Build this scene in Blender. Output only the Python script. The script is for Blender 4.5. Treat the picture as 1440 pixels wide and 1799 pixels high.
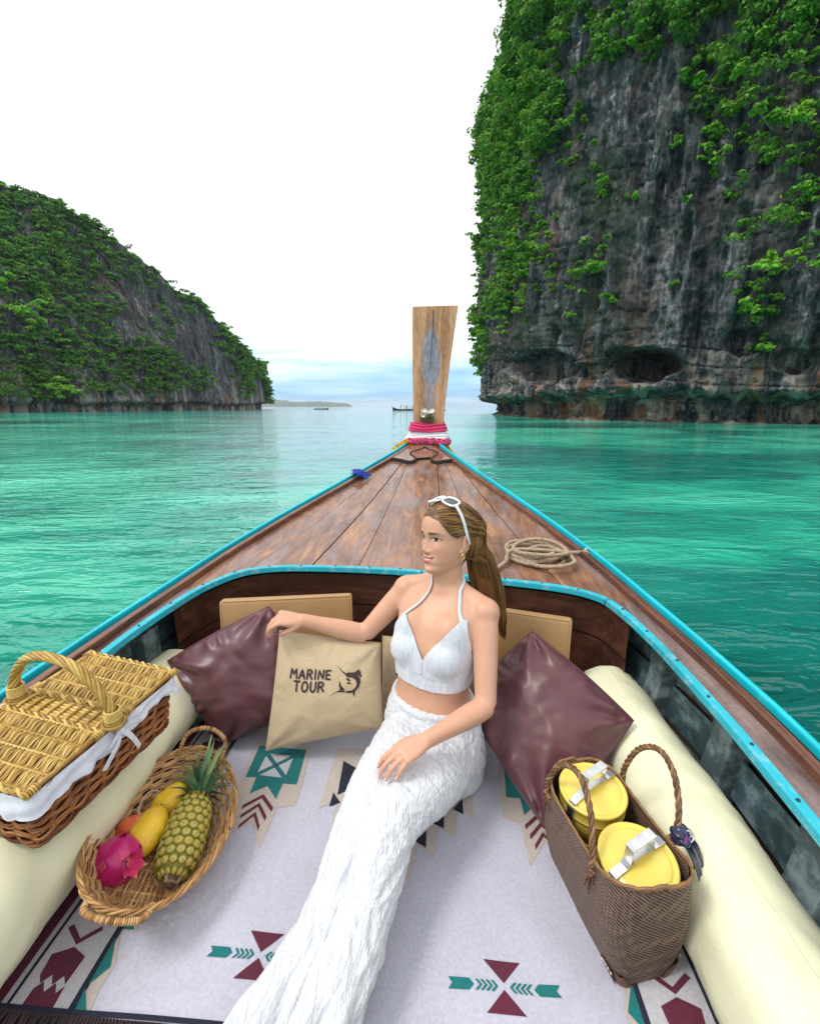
import bpy, bmesh, math, random
import numpy as np
from mathutils import Vector, Matrix, noise as mnoise

for o in list(bpy.data.objects): bpy.data.objects.remove(o)
scene = bpy.context.scene
R = math.radians
PI = math.pi

# ------------------------------------------------------------------ camera
CAM_F, CAM_H = 800.0, 1.15                      # focal length in photo pixels, height over the mattress
PITCH = math.atan(185.5 / CAM_F)
cd = bpy.data.cameras.new('camera'); cam = bpy.data.objects.new('camera', cd)
scene.collection.objects.link(cam); scene.camera = cam
cam.location = (0, 0, CAM_H); cam.rotation_euler = (PI / 2 - PITCH, 0, 0)
cd.sensor_fit = 'HORIZONTAL'; cd.sensor_width = 36.0; cd.lens = 36.0 * CAM_F / 1440.0
cd.clip_start = 0.02; cd.clip_end = 30000.0
scene.render.resolution_x = 819; scene.render.resolution_y = 1024

# ------------------------------------------------------------------ sky, sun, exposure
SUN_EL, SUN_AZ = R(54), R(248)                  # azimuth clockwise from +Y: to the left of the camera, a little behind it
world = bpy.data.worlds.new('World'); scene.world = world; world.use_nodes = True
wn = world.node_tree.nodes; wl = world.node_tree.links
for n in list(wn): wn.remove(n)
w_out = wn.new('ShaderNodeOutputWorld')
sky = wn.new('ShaderNodeTexSky'); sky.sky_type = 'NISHITA'; sky.sun_disc = False
sky.sun_elevation = SUN_EL; sky.sun_rotation = SUN_AZ
bg_sky = wn.new('ShaderNodeBackground'); bg_sky.inputs['Strength'].default_value = 0.10
wl.new(sky.outputs[0], bg_sky.inputs['Color'])
w_tc = wn.new('ShaderNodeTexCoord')
w_sep = wn.new('ShaderNodeSeparateXYZ'); wl.new(w_tc.outputs['Generated'], w_sep.inputs[0])
w_map = wn.new('ShaderNodeMapping'); w_map.inputs['Scale'].default_value = (2.2, 2.2, 22.0)
w_map.inputs['Location'].default_value = (0.35, 0.0, 0.2)
wl.new(w_tc.outputs['Generated'], w_map.inputs['Vector'])
w_noi = wn.new('ShaderNodeTexNoise'); w_noi.inputs['Scale'].default_value = 1.6
w_noi.inputs['Detail'].default_value = 5; w_noi.inputs['Roughness'].default_value = 0.5
wl.new(w_map.outputs[0], w_noi.inputs['Vector'])
w_m1 = wn.new('ShaderNodeMath'); w_m1.operation = 'MULTIPLY_ADD'      # elevation + cloud noise
wl.new(w_noi.outputs['Fac'], w_m1.inputs[0]); w_m1.inputs[1].default_value = 0.20
wl.new(w_sep.outputs['Z'], w_m1.inputs[2])
w_rmp = wn.new('ShaderNodeValToRGB'); wl.new(w_m1.outputs[0], w_rmp.inputs[0])
cr = w_rmp.color_ramp
cr.elements[0].position = 0.085; cr.elements[0].color = (0.66, 0.83, 0.96, 1)
cr.elements[1].position = 0.42; cr.elements[1].color = (1.0, 1.0, 1.0, 1)
for p_, c_ in ((0.125, (0.27, 0.52, 0.80, 1)), (0.155, (0.42, 0.68, 0.90, 1)), (0.20, (0.80, 0.93, 1.0, 1)), (0.27, (0.94, 0.985, 1.0, 1))):
    e = cr.elements.new(p_); e.color = c_
bg_cl = wn.new('ShaderNodeBackground'); bg_cl.inputs['Strength'].default_value = 1.08
wl.new(w_rmp.outputs['Color'], bg_cl.inputs['Color'])
w_mix = wn.new('ShaderNodeMixShader'); w_mix.inputs[0].default_value = 0.93   # overcast: the cloud sheet hides most of the blue
wl.new(bg_sky.outputs[0], w_mix.inputs[1]); wl.new(bg_cl.outputs[0], w_mix.inputs[2])
wl.new(w_mix.outputs[0], w_out.inputs['Surface'])

sd = bpy.data.lights.new('sun', 'SUN'); sd.energy = 1.5; sd.angle = R(16); sd.color = (1.0, 0.965, 0.91)
sun = bpy.data.objects.new('sun', sd); scene.collection.objects.link(sun)
sun_dir = Vector((math.sin(SUN_AZ) * math.cos(SUN_EL), math.cos(SUN_AZ) * math.cos(SUN_EL), math.sin(SUN_EL)))
sun.rotation_euler = sun_dir.to_track_quat('Z', 'Y').to_euler(); sun.location = sun_dir * 30

scene.view_settings.view_transform = 'Standard'; scene.view_settings.look = 'None'
scene.view_settings.exposure = 0.36; scene.view_settings.gamma = 1.0; scene.view_settings.use_curve_mapping = False
scene.render.engine = 'CYCLES'
cy = scene.cycles; cy.max_bounces = 6; cy.diffuse_bounces = 3; cy.glossy_bounces = 3; cy.transmission_bounces = 4; cy.transparent_max_bounces = 4; cy.volume_bounces = 0

# ------------------------------------------------------------------ helpers
C = scene.collection
def at(u, v, Y):
    "point at depth Y in the direction of photo pixel (u, v)"
    x = (u - 720) / CAM_F; y = (899.5 - v) / CAM_F
    d = Vector((x, math.cos(PITCH) + y * math.sin(PITCH), -math.sin(PITCH) + y * math.cos(PITCH)))
    return Vector((0, 0, CAM_H)) + d * (Y / d.y)
def proj(P):
    P = np.asarray(P, float); z = P[..., 2] - CAM_H
    w = P[..., 1] * math.cos(PITCH) - z * math.sin(PITCH); yy = P[..., 1] * math.sin(PITCH) + z * math.cos(PITCH)
    return 720 + CAM_F * P[..., 0] / w, 899.5 - CAM_F * yy / w

def tag(o, label=None, cat=None, group=None, kind=None):
    if label: o['label'] = label
    if cat: o['category'] = cat
    if group: o['group'] = group
    if kind: o['kind'] = kind
    return o
def link(name, me, mat=None, parent=None, loc=None, rot=None):
    o = bpy.data.objects.new(name, me); C.objects.link(o)
    if mat is not None:
        if len(me.materials) == 0: me.materials.append(mat)
    if parent is not None: o.parent = parent
    if loc is not None: o.location = loc
    if rot is not None: o.rotation_euler = rot
    return o
def empty(name, loc=(0, 0, 0), rot=(0, 0, 0)):
    o = bpy.data.objects.new(name, None); C.objects.link(o); o.location = loc; o.rotation_euler = rot
    o.empty_display_size = 0.05
    return o
def mesh_np(name, V, F, smooth=True):
    "V (n,3), F (m,k) arrays -> mesh"
    V = np.asarray(V, np.float32); F = np.asarray(F, np.int32)
    me = bpy.data.meshes.new(name); k = F.shape[1]
    me.vertices.add(len(V)); me.vertices.foreach_set('co', V.ravel())
    me.loops.add(F.size); me.loops.foreach_set('vertex_index', F.ravel())
    me.polygons.add(len(F)); me.polygons.foreach_set('loop_start', np.arange(0, F.size, k, dtype=np.int32))
    me.update(calc_edges=True); me.validate()
    me.polygons.foreach_set('use_smooth', [smooth] * len(me.polygons))
    return me
def grid_faces(n, m, close_n=False, close_m=False):
    i = np.arange(n if close_n else n - 1); j = np.arange(m if close_m else m - 1)
    I, J = np.meshgrid(i, j, indexing='ij'); I2 = (I + 1) % n; J2 = (J + 1) % m
    return np.stack([I * m + J, I2 * m + J, I2 * m + J2, I * m + J2], -1).reshape(-1, 4)

class MB:
    "collects shapes into one mesh"
    def __init__(s): s.v = []; s.f = []; s.sm = []
    def raw(s, V, F, smooth=False):
        b = len(s.v); s.v += [tuple(p) for p in V]
        for f in F: s.f.append(tuple(b + i for i in f)); s.sm.append(smooth)
        return s
    def box(s, c, d, rz=0.0, M=None):
        x, y, z = d[0] / 2, d[1] / 2, d[2] / 2
        V = [Vector((i * x, j * y, k * z)) for k in (-1, 1) for j in (-1, 1) for i in (-1, 1)]
        if M is None: M = Matrix.Rotation(rz, 3, 'Z')
        V = [M @ p + Vector(c) for p in V]
        return s.raw(V, [(0, 2, 3, 1), (4, 5, 7, 6), (0, 1, 5, 4), (2, 6, 7, 3), (0, 4, 6, 2), (1, 3, 7, 5)])
    def tube(s, pts, r, n=8, cap=True, closed=False, flat=1.0, smooth=True, up=None):
        P = [Vector(p) for p in pts]; m = len(P)
        rr = r if hasattr(r, '__len__') else [r] * m
        V = []; nrm = None
        for i in range(m):
            if closed: t = (P[(i + 1) % m] - P[i - 1])
            else: t = P[min(i + 1, m - 1)] - P[max(i - 1, 0)]
            if t.length < 1e-9: t = Vector((0, 0, 1))
            t.normalize()
            if nrm is None:
                a = Vector(up) if up else (Vector((0, 0, 1)) if abs(t.z) < .9 else Vector((1, 0, 0)))
                nrm = (a - t * a.dot(t)).normalized()
            else:
                nrm = nrm - t * nrm.dot(t)
                nrm = nrm.normalized() if nrm.length > 1e-6 else t.orthogonal().normalized()
            b = t.cross(nrm)
            for k in range(n):
                a = 2 * PI * k / n
                V.append(P[i] + (nrm * (math.cos(a) * flat) + b * math.sin(a)) * rr[i])
        F = []
        for i in range(m if closed else m - 1):
            for k in range(n):
                i2 = (i + 1) % m; k2 = (k + 1) % n
                F.append((i * n + k, i * n + k2, i2 * n + k2, i2 * n + k))
        if cap and not closed:
            F.append(tuple(range(n - 1, -1, -1))); F.append(tuple((m - 1) * n + k for k in range(n)))
        return s.raw(V, F, smooth)
    def ellip(s, c, d, seg=16, ring=10, M=None):
        V = []; F = []
        for i in range(ring + 1):
            th = PI * i / ring
            for k in range(seg):
                a = 2 * PI * k / seg
                p = Vector((math.sin(th) * math.cos(a) * d[0], math.sin(th) * math.sin(a) * d[1], math.cos(th) * d[2]))
                V.append((M @ p if M else p) + Vector(c))
        for i in range(ring):
            for k in range(seg):
                k2 = (k + 1) % seg
                F.append((i * seg + k, (i + 1) * seg + k, (i + 1) * seg + k2, i * seg + k2))
        return s.raw(V, F, True)
    def lathe(s, prof, seg=32, M=None, c=(0, 0, 0)):
        V = []; F = []
        for (r, z) in prof:
            for k in range(seg):
                a = 2 * PI * k / seg; p = Vector((r * math.cos(a), r * math.sin(a), z))
                V.append((M @ p if M else p) + Vector(c))
        for i in range(len(prof) - 1):
            for k in range(seg):
                k2 = (k + 1) % seg; F.append((i * seg + k, i * seg + k2, (i + 1) * seg + k2, (i + 1) * seg + k))
        return s.raw(V, F, True)
    def mesh(s, name):
        me = bpy.data.meshes.new(name); me.from_pydata([tuple(p) for p in s.v], [], s.f); me.update()
        me.polygons.foreach_set('use_smooth', s.sm); return me
    def build(s, name, mat, parent=None, loc=None, rot=None, bevel=0, auto=False):
        me = s.mesh(name)
        if bevel or auto:
            bm = bmesh.new(); bm.from_mesh(me); bmesh.ops.remove_doubles(bm, verts=bm.verts, dist=1e-6)
            bmesh.ops.recalc_face_normals(bm, faces=bm.faces)
            if bevel:
                ed = [e for e in bm.edges if len(e.link_faces) == 2 and e.calc_face_angle(0) > 0.6]
                bmesh.ops.bevel(bm, geom=ed, offset=bevel, segments=2, profile=.6, affect='EDGES', clamp_overlap=True)
            bm.to_mesh(me); bm.free()
        return link(name, me, mat, parent, loc, rot)
def crv(pts, n, closed=False):
    "Catmull-Rom through pts, n samples per span"
    P = [Vector(p) for p in pts]; out = []; m = len(P)
    for i in range(m if closed else m - 1):
        g = (lambda k: P[k % m]) if closed else (lambda k: P[min(max(k, 0), m - 1)])
        a, b, c, d = g(i - 1), g(i), g(i + 1), g(i + 2)
        for j in range(n):
            t = j / n
            out.append(.5 * ((2 * b) + (c - a) * t + (2 * a - 5 * b + 4 * c - d) * t * t + (3 * b - a - 3 * c + d) * t ** 3))
    if not closed: out.append(P[-1])
    return out
def interp(x, xs, ys): return float(np.interp(x, xs, ys))

# vectorised gradient-free value noise
_rs = np.random.RandomState(7); _perm = _rs.permutation(512).astype(np.int64); _val = _rs.rand(512) * 2 - 1
def vnoise(x, y, z):
    x, y, z = np.broadcast_arrays(np.asarray(x, float), np.asarray(y, float), np.asarray(z, float))
    xi, yi, zi = np.floor(x).astype(np.int64), np.floor(y).astype(np.int64), np.floor(z).astype(np.int64)
    fx, fy, fz = x - xi, y - yi, z - zi
    fx, fy, fz = [t * t * t * (t * (t * 6 - 15) + 10) for t in (fx, fy, fz)]
    def h(i, j, k): return _val[_perm[(_perm[(_perm[i & 511] + j) & 511] + k) & 511]]
    c = 0
    for a, wa in ((0, 1 - fx), (1, fx)):
        for b, wb in ((0, 1 - fy), (1, fy)):
            for d, wd in ((0, 1 - fz), (1, fz)): c = c + h(xi + a, yi + b, zi + d) * wa * wb * wd
    return c
def fbm(x, y, z, o=4, g=.5, l=2.0):
    a = 1; s = 0; t = 0
    for i in range(o):
        s = s + a * vnoise(x * l ** i + 17 * i, y * l ** i + 5 * i, z * l ** i + 31 * i); t += a; a *= g
    return s / t
def sstep(a, b, x): t = np.clip((x - a) / (b - a), 0, 1); return t * t * (3 - 2 * t)

# ------------------------------------------------------------------ materials
class NT:
    "small wrapper to write node trees"
    def __init__(s, name):
        s.m = bpy.data.materials.new(name); s.m.use_nodes = True
        s.n = s.m.node_tree.nodes; s.l = s.m.node_tree.links
        s.b = s.n['Principled BSDF']; s.out = s.n['Material Output']; s._tc = None
    def tc(s, k='Object'):
        if s._tc is None: s._tc = s.n.new('ShaderNodeTexCoord')
        return s._tc.outputs[k]
    def map(s, sc=(1, 1, 1), rot=(0, 0, 0), loc=(0, 0, 0), src=None):
        q = s.n.new('ShaderNodeMapping'); q.inputs['Scale'].default_value = sc; q.inputs['Rotation'].default_value = rot
        q.inputs['Location'].default_value = loc
        s.l.new(src if src is not None else s.tc(), q.inputs['Vector']); return q.outputs[0]
    def noise(s, scale, detail=4, rough=.55, vec=None, dist=0):
        q = s.n.new('ShaderNodeTexNoise'); q.inputs['Scale'].default_value = scale; q.inputs['Detail'].default_value = detail
        q.inputs['Roughness'].default_value = rough; q.inputs['Distortion'].default_value = dist
        s.l.new(vec if vec is not None else s.tc(), q.inputs['Vector']); return q.outputs['Fac']
    def voro(s, scale, vec=None, feat='F1', out='Distance'):
        q = s.n.new('ShaderNodeTexVoronoi'); q.feature = feat; q.inputs['Scale'].default_value = scale
        s.l.new(vec if vec is not None else s.tc(), q.inputs['Vector']); return q.outputs[out]
    def wave(s, scale, dist=0, detail=2, vec=None, dirn='X', kind='BANDS', prof='SIN', dsc=1.0):
        q = s.n.new('ShaderNodeTexWave'); q.wave_type = kind; q.wave_profile = prof
        if kind == 'BANDS': q.bands_direction = dirn
        q.inputs['Scale'].default_value = scale; q.inputs['Distortion'].default_value = dist; q.inputs['Detail'].default_value = detail
        q.inputs['Detail Scale'].default_value = dsc
        s.l.new(vec if vec is not None else s.tc(), q.inputs['Vector']); return q.outputs['Fac']
    def ramp(s, fac, stops, interp='LINEAR'):
        q = s.n.new('ShaderNodeValToRGB'); q.color_ramp.interpolation = interp; e = q.color_ramp.elements
        while len(e) < len(stops): e.new(.5)
        for k, (p, c) in enumerate(stops):
            e[k].position = p; c = (c, c, c) if not hasattr(c, '__len__') else c; e[k].color = (*c[:3], 1)
        s.l.new(fac, q.inputs[0]); return q.outputs['Color']
    def mix(s, fac, a, b, mode='MIX'):
        q = s.n.new('ShaderNodeMix'); q.data_type = 'RGBA'; q.blend_type = mode
        for k, x in ((0, fac), (6, a), (7, b)):
            if hasattr(x, 'links') or hasattr(x, 'is_linked'): s.l.new(x, q.inputs[k])
            elif k == 0: q.inputs[k].default_value = x
            else: q.inputs[k].default_value = (*x[:3], 1)
        return q.outputs[2]
    def math(s, op, a, b=None, c=None):
        q = s.n.new('ShaderNodeMath'); q.operation = op
        for k, x in enumerate((a, b, c)):
            if x is None: continue
            if hasattr(x, 'is_linked'): s.l.new(x, q.inputs[k])
            else: q.inputs[k].default_value = x
        return q.outputs[0]
    def sep(s, vec=None):
        q = s.n.new('ShaderNodeSeparateXYZ'); s.l.new(vec if vec is not None else s.tc(), q.inputs[0]); return q.outputs
    def island(s):
        q = s.n.new('ShaderNodeNewGeometry'); return q.outputs['Random Per Island']
    def objrand(s):
        q = s.n.new('ShaderNodeObjectInfo'); return q.outputs['Random']
    def attr(s, name, out='Fac'):
        q = s.n.new('ShaderNodeAttribute'); q.attribute_name = name; return q.outputs[out]
    def set(s, **k):
        names = {'color': 'Base Color', 'rough': 'Roughness', 'metal': 'Metallic', 'spec': 'Specular IOR Level', 'coat': 'Coat Weight', 'coatr': 'Coat Roughness',
                 'sheen': 'Sheen Weight', 'sss': 'Subsurface Weight', 'sssr': 'Subsurface Radius', 'ssss': 'Subsurface Scale', 'trans': 'Transmission Weight', 'ior': 'IOR', 'alpha': 'Alpha'}
        for key, x in k.items():
            i = s.b.inputs[names[key]]
            if hasattr(x, 'is_linked'): s.l.new(x, i)
            elif key in ('color',): i.default_value = (*x[:3], 1)
            else: i.default_value = x
        return s
    def bump(s, h, strength=.3, dist=.01, prev=None):
        q = s.n.new('ShaderNodeBump'); q.inputs['Strength'].default_value = strength; q.inputs['Distance'].default_value = dist
        s.l.new(h, q.inputs['Height'])
        if prev is not None: s.l.new(prev, q.inputs['Normal'])
        s.l.new(q.outputs[0], s.b.inputs['Normal']); return q.outputs[0]
def simple(name, col, rough=.6, var=.15, scale=20, bump=.1, bd=.002, **k):
    t = NT(name); f = t.noise(scale, 5)
    a = [max(0, c * (1 - var)) for c in col]; b = [min(1, c * (1 + var)) for c in col]
    t.set(color=t.ramp(f, ((.3, a), (.7, b))), rough=rough, **k)
    if bump: t.bump(t.noise(scale * 4, 4), bump, bd)
    return t.m
# ================================================================== SETTING: water, cliffs, islands
WZ = -0.45                                            # water level (the mattress top is z = 0)
def water_material():
    t = NT('emerald sea water')
    P = t.tc('Object')
    sand = t.noise(.055, 4, .55, t.map((1, 1.9, 1), (0, 0, R(-22)), (3.1, 1.2, 0), P), .6)
    fine = t.noise(.32, 4, .6, t.map((1, 2.2, 1), (0, 0, R(-20)), (0, 0, 0), P), .5)
    f = t.math('MULTIPLY_ADD', fine, .38, t.math('MULTIPLY_ADD', sand, 1.05, -.115))
    col = t.ramp(f, ((.37, (.002, .095, .082)), (.49, (.005, .19, .15)), (.59, (.022, .37, .25)), (.70, (.08, .58, .40))))
    # deeper and bluer away from the sand of the bay
    d = t.sep(P)[1]
    deep = t.ramp(t.math('DIVIDE', d, 260.0), ((.25, 0.0), (.75, 1.0)))
    col = t.mix(deep, col, (.03, .20, .25))
    # pale sky reflection painted into the water colour between the two headlands
    xx = t.math('ADD', t.sep(P)[0], t.math('MULTIPLY_ADD', t.math('SUBTRACT', sand, .5), 9.0, t.math('MULTIPLY', d, .13)))
    sky_refl = t.ramp(t.math('DIVIDE', t.math('ABSOLUTE', xx), t.math('MULTIPLY_ADD', d, .30, 3.0)), ((.25, 1.0), (.95, 0.0)))
    far = t.ramp(t.math('DIVIDE', d, 40.0), ((.08, 0.0), (.55, 1.0)))
    col = t.mix(t.math('MULTIPLY', t.math('MULTIPLY', sky_refl, far), .85), col, (.16, .36, .42))
    t.set(color=col, rough=.04, ior=1.333, spec=.8)
    w1 = t.noise(2.3, 3, .5, t.map((1, 2.2, 1), (0, 0, R(14)), (0, 0, 0), P), .7)
    w2 = t.noise(.8, 3, .55, t.map((1, 2.8, 1), (0, 0, R(-12)), (5, 0, 0), P), .5)
    w3 = t.noise(6.5, 2, .5, t.map((1, 1.8, 1), (0, 0, R(30)), (2, 0, 0), P), .4)
    n1 = t.bump(w2, .8, .15); n2 = t.bump(w1, .85, .065, n1); t.bump(w3, .6, .014, n2)
    return t.m
M_water = water_material()
def build_water():
    # one sheet from the boat to the horizon, fine near the boat where the swell shows
    ys = np.concatenate([-np.geomspace(9000, 6, 14), np.linspace(-5, 14, 120), np.geomspace(14.3, 9000, 90)])
    xs = np.concatenate([-np.geomspace(9000, 12.4, 44), np.linspace(-12, 12, 130), np.geomspace(12.4, 9000, 44)])
    X, Y = np.meshgrid(xs, ys, indexing='ij')
    amp = 1 / (1 + (np.hypot(X, Y) / 30) ** 2)
    Z = .035 * fbm(X * .55 + .2 * Y, Y * .9 - .2 * X, 0 * X, 3) * amp
    V = np.stack([X, Y, Z], -1).reshape(-1, 3)
    o = link('water', mesh_np('water', V, grid_faces(len(xs), len(ys))), M_water, loc=(0, 0, WZ))
    tag(o, kind='structure')
build_water()

def rock_material(name, haze=0.0, sc=1.0):
    t = NT(name); P = t.tc('Object')
    big = t.noise(.11 * sc, 4, .6, t.map((1, 1, .6), src=P))
    streak = t.noise(.55 * sc, 6, .62, t.map((1, 1, .10), src=P), .3)
    fine = t.noise(2.4 * sc, 6, .65, t.map((1, 1, .35), src=P))
    base = t.ramp(t.math('MULTIPLY_ADD', fine, .55, t.math('MULTIPLY', streak, .55)),
                  ((.39, (.006, .008, .012)), (.50, (.028, .033, .042)), (.59, (.085, .092, .105)), (.69, (.34, .345, .35))))
    low = t.ramp(t.math('DIVIDE', t.sep(P)[2], 30.0 / sc), ((.03, 1.0), (.30, 0.10), (.9, .12)))
    pale = t.ramp(t.noise(.42 * sc, 5, .6, t.map((1, 1, .13), loc=(7, 3, 1), src=P), .5), ((.48, 0.0), (.60, 1.0)))
    pal = t.math('MULTIPLY', t.math('MULTIPLY', pale, low), .85)
    c = t.mix(pal, base, (.44, .40, .32))
    och = t.ramp(t.noise(.33 * sc, 5, .6, t.map((1, 1, .16), loc=(1, 8, 4), src=P), .6), ((.53, 0.0), (.63, 1.0)))
    c = t.mix(t.math('MULTIPLY', och, t.math('MULTIPLY_ADD', low, .7, .05)), c, (.30, .12, .045))
    moss = t.math('MULTIPLY', t.ramp(t.math('MULTIPLY_ADD', big, .7, t.math('MULTIPLY', fine, .3)), ((.50, 0.0), (.60, .65))), t.math('SUBTRACT', 1.0, low))
    c = t.mix(moss, c, (.022, .050, .016))
    t.set(color=c, rough=.85, spec=.25)
    n1 = t.bump(streak, .9, .7 / sc); t.bump(fine, 1.0, .35 / sc, n1)
    return t.m
M_rock = rock_material('dark streaked limestone')
M_rock2 = rock_material('dark streaked limestone of the far headland', sc=.55)

def leaf_material(name, a, b, c, trans=.28):
    t = NT(name); r = t.island()
    col = t.ramp(r, ((0.0, a), (.55, b), (1.0, c)))
    hue = t.ramp(t.noise(.35, 3, .5, t.map(loc=(9, 4, 2))), ((.48, 0.0), (.62, .55))); col = t.mix(hue, col, [c[0] * 1.25, c[1] * 1.0, c[2]])
    patch = t.noise(.22, 3, .5)
    col = t.mix(t.ramp(patch, ((.35, .55), (.65, 0.0))), col, [x * .6 for x in a])
    t.set(color=col, rough=.55, spec=.3)
    tr = t.n.new('ShaderNodeBsdfTranslucent'); t.l.new(col, tr.inputs['Color'])
    mx = t.n.new('ShaderNodeMixShader'); mx.inputs[0].default_value = trans
    t.l.new(t.b.outputs[0], mx.inputs[1]); t.l.new(tr.outputs[0], mx.inputs[2]); t.l.new(mx.outputs[0], t.out.inputs['Surface'])
    return t.m
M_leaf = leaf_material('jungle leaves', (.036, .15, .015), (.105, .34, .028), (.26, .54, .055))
M_leaf_bright = leaf_material('bright green shrub leaves', (.085, .31, .022), (.19, .52, .040), (.38, .66, .09))  # brighter, yellower green than the jungle leaves
M_leaf_far = leaf_material('headland leaves', (.030, .14, .022), (.085, .30, .038), (.23, .50, .065))
M_bark = simple('jungle bark', (.16, .12, .085), .9, .3, 3)

def leaves(cent, nrm, size, rs, up=.5, asp=.5):
    "rhombic leaves: centres (n,3), normals (n,3), sizes (n) -> V, F"
    n = len(cent)
    N = nrm + rs.normal(0, .35, (n, 3)); N[:, 2] += up; N /= np.linalg.norm(N, axis=1)[:, None]
    a = rs.normal(0, 1, (n, 3)); a[:, 2] -= .5
    T = a - N * (a * N).sum(1)[:, None]; T /= np.linalg.norm(T, axis=1)[:, None] + 1e-9
    B = np.cross(N, T); L = size[:, None]
    V = np.stack([cent - T * L * .5, cent + B * L * asp * .5 + N * L * .06, cent + T * L * .5 - N * L * .10, cent - B * L * asp * .5 + N * L * .06], 1).reshape(-1, 3)
    return V, np.arange(4 * n).reshape(n, 4)
def clump(c, nrm, r, n, size, rs, flat=.6):
    "leaves spread over a few lumpy domes round c"
    out_c = []; out_n = []
    k = max(3, int(n / 26))
    sub = rs.normal(0, 1, (k, 3)); sub /= np.linalg.norm(sub, axis=1)[:, None]; sub *= (rs.rand(k) ** .6)[:, None] * r * .75
    sub[:, 2] *= flat; sub += nrm[None] * r * .35
    for s in sub:
        m = n // k; d = rs.normal(0, 1, (m, 3)); d /= np.linalg.norm(d, axis=1)[:, None]
        d[:, 2] = np.abs(d[:, 2]) * .9 - .18
        rr = r * rs.uniform(.32, .52); p = d * rr * (.75 + .3 * rs.rand(m))[:, None]; p[:, 2] *= flat
        out_c.append(c + s + p); out_n.append(d)
    cc = np.concatenate(out_c); nn = np.concatenate(out_n)
    return leaves(cc, nn, size * rs.uniform(.65, 1.35, len(cc)), rs)

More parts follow.
